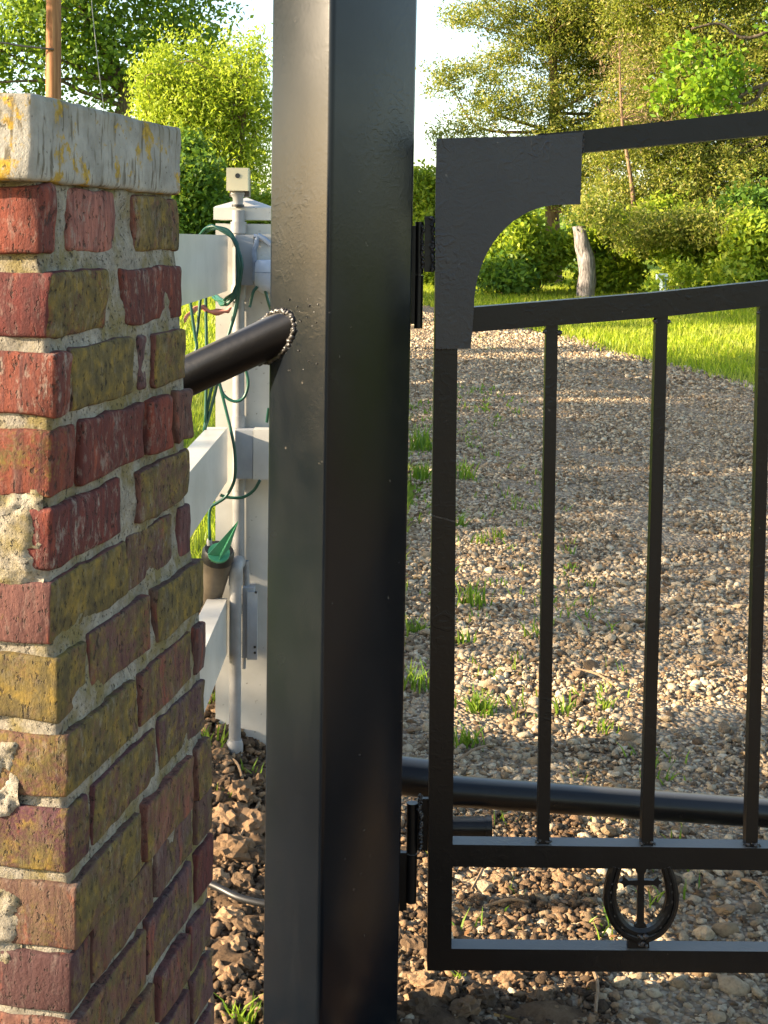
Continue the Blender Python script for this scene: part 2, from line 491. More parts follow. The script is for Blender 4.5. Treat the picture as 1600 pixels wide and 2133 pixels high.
M['blue_marker'] = simple('pale_blue_weathered_paint', (0.24, 0.32, 0.36), 0.6, 0.25, 14, 0.2, 40)

# ------------------------------------------------------------------ ground
def sheet(name, X, Y, dz, mat, kind='structure', rough=0.0, freq=18.0):
    """X: rows x cols of x values, Y likewise"""
    X = np.asarray(X, float); Y = np.asarray(Y, float)
    nr, nc = X.shape
    Z = g(X, Y) + dz
    if rough:
        Z = Z + np.array([noise.fractal((x * freq, y * freq, 3.1), 0.9, 2.1, 4) for x, y in zip(X.ravel(), Y.ravel())]).reshape(nr, nc) * rough
    V = np.stack([X, Y, Z], -1).reshape(-1, 3)
    i, j = np.meshgrid(np.arange(nr - 1), np.arange(nc - 1), indexing='ij')
    a = (i * nc + j).ravel()
    o = from_np(name, V, np.stack([a, a + 1, a + nc + 1, a + nc], -1), mat, None, True)
    o['kind'] = kind
    return o

def axis(dense, lim, n):
    t = np.linspace(-1, 1, n)
    return np.sign(t) * (np.abs(t) ** 3 * (lim - dense) + np.abs(t) * dense)
gx, gy = np.meshgrid(axis(14, 700, 160), axis(14, 700, 160) + 6)
sheet('lawn', gx, gy, -0.004, M['lawn'])

def drive_left(y):
    return np.interp(y, [0, 2, 4, 6, 9, 14, 20, 26, 34, 44], [-1.0, -0.05, 0.05, 0.18, 0.2, 0.0, -0.9, -1.7, -3.0, -6.0]) + 0.10 * np.sin(np.asarray(y) * 2.1) * sm((np.asarray(y) - 3) / 3)
def drive_right(y):
    return np.interp(y, [0, 4, 8, 11, 13.5, 16, 20, 24, 28, 34, 44], [5.2, 5.0, 4.2, 3.2, 2.65, 2.0, 0.8, 0.1, -0.5, -1.6, -4.0]) + 0.08 * np.sin(np.asarray(y) * 1.7)
ys = np.concatenate([np.linspace(0.4, 8, 120), np.linspace(8.1, 44, 160)])
u = np.linspace(0, 1, 50)
DX = drive_left(ys)[:, None] * (1 - u) + drive_right(ys)[:, None] * u
driveway = sheet('driveway', DX, np.repeat(ys[:, None], 50, 1), 0.006, M['gravel_base'], rough=0.008, freq=3.0)
rx_, ry_ = np.meshgrid(np.linspace(-9, 14, 24), np.linspace(-26, 0.42, 24))
sheet('gravel_road', rx_, ry_, 0.003, M['gravel_base'])
sx, sy = np.meshgrid(np.linspace(-1.7, 0.35, 170), np.linspace(0.7, 4.3, 300))
soil = sheet('soil_bed', sx, sy, 0.012 - 0.05 * sm((sx + 0.12) / 0.35) * sm((sy - 2.0) / 0.8), M['soil'], rough=0.022, freq=13.0)

# stones ------------------------------------------------------------
def ico(sub):
    bm = bmesh.new(); bmesh.ops.create_icosphere(bm, subdivisions=sub, radius=1)
    V = np.array([v.co[:] for v in bm.verts]); Fc = np.array([[v.index for v in f.verts] for f in bm.faces]); bm.free()
    return V, Fc
ICO1, ICO2 = ico(1), ico(2)
OCT = (np.array([(1, 0, 0), (-1, 0, 0), (0, 1, 0), (0, -1, 0), (0, 0, 1), (0, 0, -1)], float),
       np.array([(0, 2, 4), (2, 1, 4), (1, 3, 4), (3, 0, 4), (2, 0, 5), (1, 2, 5), (3, 1, 5), (0, 3, 5)]))

def rots(n):
    q = rng.normal(size=(n, 4)); q /= np.linalg.norm(q, axis=1)[:, None]
    w, x, y, z = q.T
    return np.stack([np.stack([1 - 2 * (y * y + z * z), 2 * (x * y - w * z), 2 * (x * z + w * y)], -1),
                     np.stack([2 * (x * y + w * z), 1 - 2 * (x * x + z * z), 2 * (y * z - w * x)], -1),
                     np.stack([2 * (x * z - w * y), 2 * (y * z + w * x), 1 - 2 * (x * x + y * y)], -1)], 1)

def rocks(P, rad, tmpl, jag=0.22):
    """P (n,3) centres, rad (n,) -> merged verts, faces"""
    tv, tf = tmpl; n = len(P)
    v = np.repeat(tv[None], n, 0) * (1 + jag * rng.normal(size=(n, len(tv), 1)).clip(-1.6, 1.6))
    v = v * rng.uniform(0.5, 1.4, (n, 1, 3))
    v = np.einsum('nij,nkj->nki', rots(n), v)
    v[..., 2] *= 0.75
    v = v * rad[:, None, None] + P[:, None, :]
    f = tf[None] + (np.arange(n) * len(tv))[:, None, None]
    return v.reshape(-1, 3), f.reshape(-1, 3)

def scatter(n, y0, y1, xl, xr, power=1.0):
    y = rng.uniform(y0, y1, n); x = xl(y) + (xr(y) - xl(y)) * rng.uniform(0, 1, n)
    return x, y

fr_l = lambda y: np.maximum(drive_left(y) - 0.12, 0.0 * y - 0.35)
fr_r = lambda y: np.minimum(0.33 * y + 0.35, drive_right(y) + 0.05)
def per_area(dens, y0, y1, xl, xr):
    yy = np.linspace(y0, y1, 200)
    area = np.trapz(np.maximum(xr(yy) - xl(yy), 0), yy)
    n = int(area * dens * 1.6)
    y = rng.uniform(y0, y1, n)
    wmax = (xr(yy) - xl(yy)).max()
    keep = rng.uniform(0, wmax, n) < (xr(y) - xl(y))
    y = y[keep]
    y = y[:int(area * dens)]
    x = xl(y) + (xr(y) - xl(y)) * rng.uniform(0, 1, len(y))
    return x, y

def gravel_part(name, dens, y0, y1, r0, sg, tmpl, mat, lift=0.12, xl=fr_l, xr=fr_r, jag=0.22, base=0.006, soupout=None):
    x, y = per_area(dens, y0, y1, xl, xr)
    if xl is fr_l:
        uu_ = (x - drive_left(y)) / (drive_right(y) - drive_left(y))
        tr = np.exp(-((uu_ - .26) / .07) ** 2) + np.exp(-((uu_ - .66) / .08) ** 2)
        patch = .5 + .5 * np.sin(x * 2.3 + 1.7 * np.sin(y * 1.1)) * np.sin(y * 1.9 + x)
        k_ = rng.uniform(0, 1, len(x)) > .55 * tr + .28 * patch
        x, y = x[k_], y[k_]
    rad = np.clip(r0 * np.exp(sg * rng.normal(size=len(x))), r0 * 0.4, r0 * 2.6)
    P = np.stack([x, y, g(x, y) + base + rad * lift], -1)
    return rocks(P, rad, tmpl, jag)

def join_soups(parts):
    V, Fc, k = [], [], 0
    for v, f in parts:
        V.append(v); Fc.append(f + k); k += len(v)
    return np.concatenate(V), np.concatenate(Fc)

parts = [gravel_part('a', 11000, 1.9, 3.7, 0.0047, 0.5, ICO1, None, jag=0.3),
         gravel_part('b', 240, 1.9, 3.8, 0.0105, 0.35, ICO2, None, jag=0.16),
         gravel_part('c', 8500, 3.7, 6.5, 0.0056, 0.5, ICO1, None, jag=0.3),
         gravel_part('d', 4300, 6.5, 11, 0.0078, 0.45, OCT, None, jag=0.3),
         gravel_part('e', 1600, 11, 19, 0.0125, 0.4, OCT, None, jag=0.3)]
V, Fc = join_soups(parts)
o = from_np('gravel', V, Fc, M['stone'], None, False); o['kind'] = 'stuff'

# the largest stones, one object each
stone_meshes = []
for k in range(10):
    v, f = rocks(np.zeros((1, 3)), np.ones(1), ICO2, 0.13)
    me = bpy.data.meshes.new('stone'); me.from_pydata(v.tolist(), [], f.tolist()); me.materials.append(M['stone_one']); stone_meshes.append(me)
clod_meshes = []
for k in range(8):
    tv, f = ico(3)
    w = np.array([noise.fractal(Vector(p) * 1.6 + Vector((k * 7, 0, 0)), .7, 2.1, 5) for p in tv])
    w2 = np.array([noise.voronoi(Vector(p) * 2.6 + Vector((0, k * 5, 0)))[0][0] for p in tv])
    w3 = np.array([noise.voronoi(Vector(p) * 6.5 + Vector((k * 3, 0, 0)))[0][0] for p in tv])
    v = tv * (0.66 + .34 * w + .5 * w2 + .5 * w3)[:, None] * np.array([rng.uniform(.8, 1.2), rng.uniform(.8, 1.2), rng.uniform(.7, 1.0)])
    me = bpy.data.meshes.new('soil_clod'); me.from_pydata(v.tolist(), [], f.tolist()); me.materials.append(M['clod_one'])
    clod_meshes.append(me)

def place_rock(name, meshes, p, r, parent, lift=0.35):
    o = bpy.data.objects.new(name, random.choice(meshes))
    o.location = (p[0], p[1], p[2] + r * lift); o.scale = (r * random.uniform(.8, 1.2), r * random.uniform(.8, 1.2), r * random.uniform(.65, .95))
    o.rotation_euler = (random.uniform(-.5, .5), random.uniform(-.5, .5), random.uniform(0, 6.28))
    COL.objects.link(o); o.parent = parent
    return o
for px, py, rp in [(1235, 1865, 11), (1320, 1960, 20), (1465, 1955, 26), (1385, 1840, 14), (950, 1902, 18), (1010, 1832, 16), (1425, 2035, 12), (1285, 1945, 16),
                   (1550, 2075, 14), (1590, 2040, 13), (1480, 2090, 12), (1255, 1875, 14), (1440, 1890, 13), (1100, 1860, 12), (1180, 2075, 16), (1390, 2110, 12),
                   (1060, 1610, 16), (1240, 1600, 14), (1520, 1590, 16), (1450, 1425, 14), (1275, 1410, 14), (1560, 1560, 14), (1520, 1330, 13), (1240, 1730, 16)]:
    p = ground(px, py); place_rock('stone', stone_meshes, p, rp / F * p.y, driveway)
x, y = per_area(75, 2.05, 5.6, fr_l, fr_r)
for xx, yy in list(zip(x, y))[:270]:
    place_rock('stone', stone_meshes, (xx, yy, gz(xx, yy) + 0.008), random.uniform(0.008, 0.014) * (1 + 0.10 * yy), driveway)

# soil clods between pillar and post and along the gate's foot
sl = lambda y: -0.17 * y - 0.12 + 0 * y
sr = lambda y: -0.02 * y - 0.02 + 0 * y
nl = lambda y: -0.03 + 0 * y
nr = lambda y: 0.30 + 0.05 * y
parts = [gravel_part('f', 13000, 1.7, 4.0, 0.0050, 0.6, ICO1, None, xl=sl, xr=sr, jag=0.32, base=0.014),
         gravel_part('g', 9000, 1.9, 2.9, 0.0046, 0.55, ICO1, None, xl=nl, xr=nr, jag=0.32, base=0.012)]
V, Fc = join_soups(parts)
o = from_np('soil_crumbs', V, Fc, M['clod'], None, False); o['kind'] = 'stuff'
for px, py, rp in [(1000, 2095, 34), (925, 2088, 30), (875, 2060, 26), (880, 2120, 30), (965, 2120, 34), (1060, 2055, 22), (1120, 2100, 24), (865, 1985, 24),
                   (900, 1930, 16), (860, 1905, 15), (1030, 1850, 22), (1085, 1900, 20), (1175, 1845, 18), (985, 1885, 17),
                   (500, 1668, 26), (465, 1720, 24), (520, 1735, 30), (485, 1790, 34), (530, 1800, 22), (455, 1840, 22), (505, 1860, 24), (475, 1925, 22),
                   (525, 1950, 24), (490, 1990, 28), (520, 2030, 24), (480, 2050, 24), (510, 2090, 22), (470, 1640, 18), (530, 1640, 18), (450, 1780, 18), (470, 1985, 20),
                   (535, 1890, 16), (460, 1890, 15), (500, 1700, 20), (535, 1560, 14), (455, 1580, 14)]:
    p = ground(px, py); place_rock('soil_clod', clod_meshes, p, rp / F * p.y, soil, 0.6)

# ------------------------------------------------------------------ grass
def blades(P, ln, wd, lean=0.5):
    n = len(P); a = rng.uniform(0, 2 * np.pi, n); d = np.stack([np.cos(a), np.sin(a), 0 * a], -1)
    b = rng.uniform(0, 2 * np.pi, n); e = np.stack([np.cos(b), np.sin(b), 0 * b], -1)
    k = rng.uniform(0, lean, (n, 1))
    tip = P + (e * k + np.array([0, 0, 1.0])) * ln[:, None]
    mid = P + (e * k * 0.35 + np.array([0, 0, 0.55])) * ln[:, None]
    V = np.stack([P - d * wd[:, None], P + d * wd[:, None], mid + d * wd[:, None] * .8, tip, mid - d * wd[:, None] * .8], 1)
    i = (np.arange(n) * 5)[:, None]
    return V.reshape(-1, 3), np.concatenate([i + np.array([[0, 1, 2, 2]]) * 1, ], 0), i

def grass_mesh(name, P, ln, wd, mat, parent=None, lean=0.5, loc=(0, 0, 0)):
    n = len(P)
    V, _, i = blades(P, ln, wd, lean)
    T = np.concatenate([i + np.array([[0, 1, 2]]), i + np.array([[0, 2, 4]]), i + np.array([[4, 2, 3]])])
    o = from_np(name, V, T, mat, parent, False, loc)
    return o

def lawn_points(dens, y0, y1, xl, xr):
    x, y = per_area(dens, y0, y1, xl, xr)
    inside = (x > drive_left(y) - 0.0 + 0.18 * rng.normal(size=len(x)).clip(-1, .5)) & (x < drive_right(y) + 0.3 * rng.normal(size=len(x)).clip(-.6, 1.2))
    bed = (y < 4.1 + 0.2 * rng.normal(size=len(x))) & (x < 0.3)
    k = ~inside & ~bed
    x, y = x[k], y[k]
    return np.stack([x, y, g(x, y) - 0.004], -1)
left_l, left_r = (lambda y: -0.19 * y - 0.25), (lambda y: 0.02 * y + 0.0)
right_l, right_r = (lambda y: drive_right(y) - 0.3), (lambda y: np.maximum(0.33 * y + 0.5, drive_right(y) - 0.25))
PP = [lawn_points(2600, 3.6, 7, left_l, left_r), lawn_points(900, 7, 14, left_l, left_r), lawn_points(420, 14, 30, left_l, left_r),
      lawn_points(900, 10, 18, right_l, right_r), lawn_points(520, 18, 32, right_l, right_r)]
P = np.concatenate(PP)
far = sm((P[:, 1] - 4) / 18)
ln = (0.045 + 0.03 * far) * rng.uniform(0.6, 1.6, len(P)); wd = (0.0022 + 0.007 * far) * rng.uniform(0.7, 1.3, len(P))
o = grass_mesh('grass', P, ln, wd, M['grass'], None, 0.8); o['kind'] = 'stuff'

# tufts in the gravel, each its own thing
tufts = [(985, 1265, 60, 'yellow green grass tuft in the sunlit gravel just right of the gate stile', 40), (965, 1345, 34, 'sparse grass tuft between the gate stile and first picket, below the bigger tuft', 24), (1000, 1490, 46, 'wide low green grass tuft in shaded gravel beside the gate stile', 70),
         (970, 1560, 50, 'green grass tuft just above the black pipe, beside the gate stile', 40), (865, 1440, 60, 'bright green tuft in the gap between gate post and stile, lower of the two there', 36), (870, 1320, 40, 'thin green tuft in the gap between gate post and stile, above the bright one', 24), (880, 940, 60, 'grass clump on the far driveway edge, seen in the hinge gap, upper one', 70), (872, 1000, 40, 'grass clump on the driveway edge in the hinge gap, below the upper clump', 50), (960, 1000, 50, 'dark green tuft touching the right side of the stile halfway up', 40),
         (955, 1100, 34, 'small tuft right of the stile just under its painted seam', 30), (1040, 1125, 30, 'tiny green tuft in shade halfway between the stile and first picket', 20), (1115, 1330, 44, 'upright green tuft against the left side of the first picket', 16), (1170, 1490, 36, 'thin tuft just right of the first picket near the big stones', 18), (1260, 1480, 30, 'pale dry looking tuft midway between the first two pickets', 18), (1255, 1530, 34, 'small green tuft midway between the first two pickets, nearer the pipe', 16),
         (1000, 1135, 26, 'tiny tuft in shaded gravel right of the stile, left of a similar tuft', 14), (1190, 1190, 20, 'very small weed tuft on the lit gravel right of the first picket', 12), (955, 2050, 24, 'short green grass tuft under the bottom rail of the gate', 10),
         (515, 2140, 80, 'long pale grass tuft at the foot of the black gate post', 26), (468, 1675, 30, 'small yellow green grass tuft on the clods beside the pillar', 14),
         (528, 1625, 44, 'broad leaved green weed tuft beside the gate post', 12), (440, 1560, 60, 'tall pale grass tuft against the brick pillar, left of the conduit end', 16), (435, 1710, 24, 'tiny yellow green weed at the pillar edge beside orange clods', 12), (460, 1480, 40, 'grass tuft at the left foot of the white fence post', 16), (530, 1500, 34, 'grass tuft at the foot of the fence post, right of the conduit', 14),
         (490, 1480, 30, 'short grass tuft behind the lower conduit pipe', 14)]
for px, py, hp, lab, nb in tufts:
    p = ground(px, py); hgt = hp / F * p.y
    n = int(nb * 1.1)
    q = np.array(p)[None] + rng.normal(size=(n, 3)) * np.array([hgt * .32, hgt * .28, 0])
    q[:, 2] = g(q[:, 0], q[:, 1]) + 0.004
    o = grass_mesh('grass_tuft', q, hgt * rng.uniform(.45, 1.1, n), np.full(n, 0.0017 + 0.00045 * p.y), M['weed'], None, 0.9, tuple(p))
    tag(o, lab, 'grass tuft', 'grass tufts in the gravel and soil')

x, y = per_area(70, 2.3, 11, lambda y: -0.1 + 0 * y, lambda y: 0.55 + 0.05 * y)
k_ = rng.uniform(0, 1, len(x)) < .25 + .75 * (np.sin(x * 5 + y * 2.2) * np.sin(y * 3.1) > .1)
x, y = np.repeat(x[k_], 4) + .02 * rng.normal(size=4 * k_.sum()), np.repeat(y[k_], 4) + .02 * rng.normal(size=4 * k_.sum())
o = grass_mesh('weeds', np.stack([x, y, g(x, y) + .006], -1), rng.uniform(.015, .05, len(x)), .0014 + .0004 * y, M['weed'], None, 1.2); o['kind'] = 'stuff'
# dry leaf litter and twigs
x, y = per_area(110, 1.9, 6.0, lambda y: -0.02 * y - 0.1, fr_r)
n = len(x); P = np.stack([x, y, g(x, y) + 0.02], -1)
rot = rots(n); s_ = rng.uniform(0.006, 0.016, (n, 1))
quad = np.array([(-1, 0, 0), (0, -.45, .15), (1, 0, 0.1), (0, .45, .2)])
V = np.einsum('nij,kj->nki', rot, quad) ; V[..., 2] *= 0.4
V = V * s_[:, None] + P[:, None]
i = (np.arange(n) * 4)[:, None]
o = from_np('fallen_leaves', V.reshape(-1, 3), i + np.array([[0, 1, 2, 3]]), M['litter']); o['kind'] = 'stuff'
for a, b, lab in [((982, 1872), (1005, 1830), 'short thick dry twig lying on the soil inside the lower gate panel'), ((1010, 1906), (1100, 1900), 'straight dry twig lying flat on the soil below the lower gate rail'),
                  ((1200, 1405), (1285, 1445), 'thin dry twig on the shaded gravel between the first two pickets'), ((500, 1760), (540, 1690), 'pale curved twig leaning against the foot of the gate post'),
                  ((1545, 1850), (1598, 1890), 'pale dry stem on the gravel at the right edge'), ((950, 1600), (1010, 1570), 'dry twig lying beside the black pipe near the gate stile'),
                  ((1235, 2040), (1240, 2133), 'pale thin straw stem in the gravel under the bottom rail'), ((470, 1590), (505, 1640), 'dry stalk on the clods below the grey conduit')]:
    pa, pb = ground(*a), ground(*b)
    pa.z += 0.018; pb.z += 0.02; mid = (pa + pb) / 2 + Vector((0.006, 0.004, 0.008))
    tag(tube('twig', smooth_path([pa, mid, pb], 4), 0.0032, M['twig'], None, 6), lab, 'twig', 'dry twigs on the ground')

# ------------------------------------------------------------------ trees
def leaf_soup(P, ln, wd, spread=1.0, up=0.0):
    n = len(P)
    a = rng.normal(size=(n, 3)); a[:, 2] += up; a /= np.linalg.norm(a, axis=1)[:, None]
    b = rng.normal(size=(n, 3)); b -= (a * b).sum(1)[:, None] * a; b /= np.linalg.norm(b, axis=1)[:, None]
    c = np.cross(a, b)
    L = (ln * rng.uniform(.6, 1.35, n))[:, None]; W = (wd * rng.uniform(.7, 1.3, n))[:, None]
    V = np.stack([P - a * L * .5, P + b * W * .5 + c * W * .15, P + a * L * .5, P - b * W * .5 + c * W * .15], 1)
    i = (np.arange(n) * 4)[:, None]
    return V.reshape(-1, 3), i + np.array([[0, 1, 2, 3]])

def blob_points(blobs, n, shell=0.45):
    w = np.array([b[1][0] * b[1][1] * b[1][2] for b in blobs]) ** 0.8; w /= w.sum()
    k = rng.choice(len(blobs), n, p=w)
    c = np.array([b[0][:] for b in blobs])[k]; r = np.array([b[1] for b in blobs])[k]
    d = rng.normal(size=(n, 3)); d /= np.linalg.norm(d, axis=1)[:, None]
    return c + d * r * (rng.uniform(0, 1, n) ** shell)[:, None]

def tree(name, label, cat, base, blobs, clumps, per, crad, leaf, mat, trunk_r, bark_m, branches=24, group=None, up=0.0, trunk_path=None, extra=None, flat=1.0):
    base = Vector(base)
    e = empty(name, base, label, cat, group)
    C = blob_points(blobs, clumps)
    P = np.repeat(C, per, 0) + rng.normal(size=(clumps * per, 3)) * np.array([crad, crad, crad * flat])
    P = P[P[:, 2] > g(P[:, 0], P[:, 1]) + 0.02]
    V, Fc = leaf_soup(P, leaf[0], leaf[1], up=up)
    from_np('crown', V, Fc, mat, e, False, tuple(base))
    s = Soup()
    top = max(blobs, key=lambda b: b[0][2])[0]
    path = [Vector(p) for p in trunk_path] if trunk_path else [base - Vector((0, 0, .1)), base.lerp(Vector(top), .35) + Vector((.15, 0, 0)), base.lerp(Vector(top), .7), Vector(top)]
    path = smooth_path(path, 5)
    n = len(path)
    s.tube(path, [trunk_r * (1 - .85 * i / (n - 1)) for i in range(n)], 10)
    for k in range(branches):
        c = Vector(C[rng.integers(len(C))])
        hd = math.hypot(c.x - base.x, c.y - base.y)
        zt_ = c.z - rng.uniform(-.1, .7) * hd
        j = int(np.argmin([abs(p.z - zt_) + rng.uniform(0, .15) for p in path[:n - 1]])); q = path[j]
        m = q.lerp(c, .5) + Vector(rng.normal(size=3) * 0.16) * (c - q).length
        r0 = max(0.006, trunk_r * (1 - .85 * j / (n - 1)) * .38)
        bp = smooth_path([q, m, c], 5)
        s.tube(bp, [r0 * (1 - .8 * i / (len(bp) - 1)) for i in range(len(bp))], 5)
    s.build('trunk', bark_m, e, True, tuple(base))
    return e

def pxblob(px, py, Y, rx, ry, depth=None):
    c = at(px, py, Y); k = Y / F
    return (c, (rx * k, depth or (rx * k * .9), ry * k))

def gp(px, Y):
    x = at(px, 600, Y).x
    return Vector((x, Y, gz(x, Y)))

# left: large broad-leaved tree
tree('broadleaf_tree', 'large dark green broadleaf tree rising behind the brick pillar and wooden pole', 'tree', gp(230, 34),
     [pxblob(60, 60, 33, 150, 120), pxblob(230, 90, 34, 130, 110), pxblob(390, 50, 35, 120, 110), pxblob(420, 150, 35, 60, 60), pxblob(170, -120, 34, 260, 140), pxblob(-80, 130, 33, 110, 110), pxblob(60, 250, 34, 110, 60), pxblob(250, 190, 34, 70, 60)],
     950, 26, 0.26, (0.16, 0.10), M['leaf_green'], 0.30, M['bark'], 46,
     trunk_path=[gp(230, 34) - Vector((0, 0, .1)), at(225, 330, 34), at(262, 200, 34), at(215, 100, 34), at(150, -60, 34)])
tree('yellow_green_tree', 'bright yellow green feathery tree behind the white fence', 'tree', gp(430, 25),
     [pxblob(400, 240, 25, 100, 90), pxblob(345, 190, 25, 65, 80), pxblob(480, 190, 25.5, 50, 90), pxblob(520, 260, 25.5, 60, 130), pxblob(470, 350, 25, 100, 90), pxblob(310, 240, 25, 35, 60), pxblob(400, 330, 25, 80, 60)] + [pxblob(rng.uniform(290, 570), rng.uniform(95, 240), 25 + rng.uniform(-.6, .6), rng.uniform(9, 20), rng.uniform(30, 60)) for _ in range(26)],
     1250, 30, 0.13, (0.10, 0.034), M['leaf_yellow'], 0.10, M['bark_pale'], 60, up=0.7, flat=1.7)
tree('green_shrub', 'mid green leafy shrub just right of the pillar cap', 'shrub', gp(400, 21),
     [pxblob(400, 400, 21, 62, 75), pxblob(360, 460, 21, 60, 60), pxblob(440, 460, 21.5, 50, 50), pxblob(390, 330, 21.5, 40, 40)],
     520, 34, 0.13, (0.11, 0.05), M['leaf_dark'], 0.05, M['bark'], 16)
tree('green_shrub', 'low light green shrub behind the white fence post and sensor', 'shrub', gp(530, 22),
     [pxblob(530, 460, 22, 70, 60), pxblob(600, 480, 22, 70, 70)], 300, 34, 0.13, (0.11, 0.05), M['leaf_shrub'], 0.05, M['bark'], 10)
# right: cedars
tree('cedar_tree', 'tall thin olive cedar with a pale trunk beyond the driveway', 'tree', gp(1155, 27),
     [pxblob(1120, 90, 27, 100, 60), pxblob(1010, 30, 27, 100, 40), pxblob(1060, 215, 26.5, 110, 60), pxblob(960, 270, 26, 60, 35), pxblob(940, 150, 26.5, 60, 25), pxblob(925, 185, 26.5, 45, 22), pxblob(930, 300, 26, 50, 25), pxblob(1200, 180, 27, 90, 110), pxblob(1180, 20, 27, 130, 70), pxblob(1290, 150, 27.5, 110, 110), pxblob(1200, 390, 26, 90, 60), pxblob(1030, 130, 27, 70, 50), pxblob(1000, 340, 26, 80, 50), pxblob(1280, 280, 27.5, 90, 80), pxblob(1120, 330, 26.5, 100, 60), pxblob(1190, 300, 26.5, 100, 60), pxblob(1010, -60, 27, 110, 50), pxblob(1240, 60, 27.5, 120, 110)],
     2900, 30, 0.10, (0.075, 0.030), M['leaf_cedar'], 0.17, M['bark_pale'], 70, flat=.7,
     trunk_path=[gp(1155, 27) - Vector((0, 0, .1)), at(1150, 400, 27), at(1155, 200, 27), at(1148, 60, 27), at(1150, -180, 27)])
tree('cedar_tree', 'dense brownish olive cedar drooping over the lawn at the right', 'tree', gp(1420, 25),
     [pxblob(1350, 320, 25, 150, 110), pxblob(1300, 430, 24.5, 110, 60), pxblob(1480, 400, 24.5, 150, 90), pxblob(1560, 300, 25, 150, 110), pxblob(1400, 200, 25.5, 150, 120), pxblob(1500, 80, 25.5, 170, 100), pxblob(1350, 60, 26, 130, 90), pxblob(1480, -70, 25.5, 260, 100), pxblob(1660, 150, 25, 150, 200), pxblob(1650, 420, 24.5, 140, 110), pxblob(1330, 480, 22.2, 90, 45), pxblob(1430, 470, 22, 90, 45), pxblob(1240, 440, 22.5, 70, 30), pxblob(1540, 480, 21.5, 100, 45)],
     7000, 30, 0.10, (0.075, 0.030), M['leaf_cedar'], 0.24, M['bark'], 90, flat=.7)
tree('cedar_tree', 'bare twiggy dead cedar with tangled brown branches beside the thin cedar', 'tree', gp(1310, 24),
     [pxblob(1310, 170, 24, 80, 90), pxblob(1350, 260, 24, 80, 40), pxblob(1290, 90, 24, 50, 60)], 130, 9, 0.16, (0.11, 0.014), M['leaf_dead'], 0.06, M['bark_pale'], 34)
# nearer bright branch entering from the right
bb = empty('oak_tree', gp(1980, 15.5), 'bright green oak reaching a leafy dark branch in from the right', 'tree')
ob = [pxblob(1440, 150, 15.5, 70, 80), pxblob(1420, 90, 15.5, 40, 40), pxblob(1490, 190, 15.3, 70, 50), pxblob(1400, 200, 15.5, 40, 40), pxblob(1530, 150, 15.5, 40, 50), pxblob(1600, 70, 15.5, 40, 60), pxblob(1750, 60, 15.5, 140, 120), pxblob(1900, 150, 15.5, 160, 140), pxblob(2050, 0, 15.8, 260, 200)]
C = blob_points(ob, 520); P = np.repeat(C, 26, 0) + rng.normal(size=(520 * 26, 3)) * 0.085
V, Fc = leaf_soup(P, 0.085, 0.055); from_np('crown', V, Fc, M['leaf_bright'], bb, False, tuple(bb.location))
s = Soup()
s.tube(smooth_path([gp(1980, 15.5) - Vector((0, 0, .1)), at(1960, 400, 15.5), at(1950, 160, 15.5), at(1990, -120, 15.5)], 6), [0.16 - .005 * i for i in range(19)], 10)
for pth, r0 in (([(1955, 260), (1750, 150), (1590, 178), (1515, 220)], .045), ([(1590, 178), (1570, 210), (1520, 222)], .03), ([(1515, 222), (1490, 160), (1440, 115), (1400, 100)], .018), ([(1500, 190), (1460, 200), (1410, 210)], .010),
                ([(1955, 120), (1700, 40), (1560, 80), (1500, 50), (1440, 60)], .03)):
    q = smooth_path([at(a, b, 15.5) for a, b in pth], 5); s.tube(q, [r0 * (1 - .6 * i / (len(q) - 1)) for i in range(len(q))], 7)
s.build('trunk', M['bark'], bb, True, tuple(bb.location))

# understorey at the lawn's edge
und = [(1040, 520, 23.5, 60, 70, 'leaf_shrub', 'pale green shrub seen under the curved gate plate'), (1120, 500, 24, 80, 70, 'leaf_shrub', 'yellow green shrub left of the dead tree trunk'),
       (1060, 580, 22.8, 60, 36, 'leaf_dark', 'low dark green shrub at the left end of the lawn'), (1280, 520, 24, 70, 80, 'leaf_shrub', 'light green shrub right of the dead tree trunk'),
       (1250, 500, 24.5, 40, 50, 'leaf_dark', 'dark green shrub tucked against the dead tree trunk'), (1380, 510, 23.5, 80, 70, 'leaf_shrub', 'leafy light green shrub behind the pale blue post'),
       (1470, 540, 22.5, 80, 80, 'leaf_shrub', 'large leaved green shrub right of the pale blue post'), (1570, 560, 21, 90, 90, 'leaf_shrub', 'green shrub at the right edge above the second rail'),
       (1560, 480, 22.5, 100, 70, 'leaf_dark', 'darker green shrub under the cedar at the right edge'), (1700, 540, 21, 120, 100, 'leaf_shrub', 'green shrub beyond the right edge of the lawn'),
       (915, 500, 26, 70, 110, 'leaf_shrub', 'tall green shrub seen in the gap beside the gate hinge'), (800, 480, 27, 110, 120, 'leaf_shrub', 'green shrub hidden behind the black gate post'),
       (985, 450, 27, 70, 80, 'leaf_dark', 'dark green shrub behind the curved gate plate')]
for px, py, Y, rx, ry, mt, lab in und:
    b = [pxblob(px + rng.uniform(-.8, .8) * rx, min(py + rng.uniform(-.8, .9) * ry, 580), Y + rng.uniform(-.4, .4), rx * rng.uniform(.25, .55), ry * rng.uniform(.25, .5)) for _ in range(9)]
    tree('shrub', lab, 'shrub', gp(px, Y), b, int(rx * ry / 20), 24, 0.13, (0.12, 0.06), M[mt], 0.035, M['bark'], 10)
tree('shrub', 'sparse weedy shrub in front of the pale blue post', 'shrub', gp(1395, 20.9), [pxblob(1425, 575, 20.9, 22, 22), pxblob(1362, 592, 20.9, 14, 10)], 18, 20, 0.09, (0.10, 0.05), M['leaf_shrub'], 0.015, M['bark'], 6)
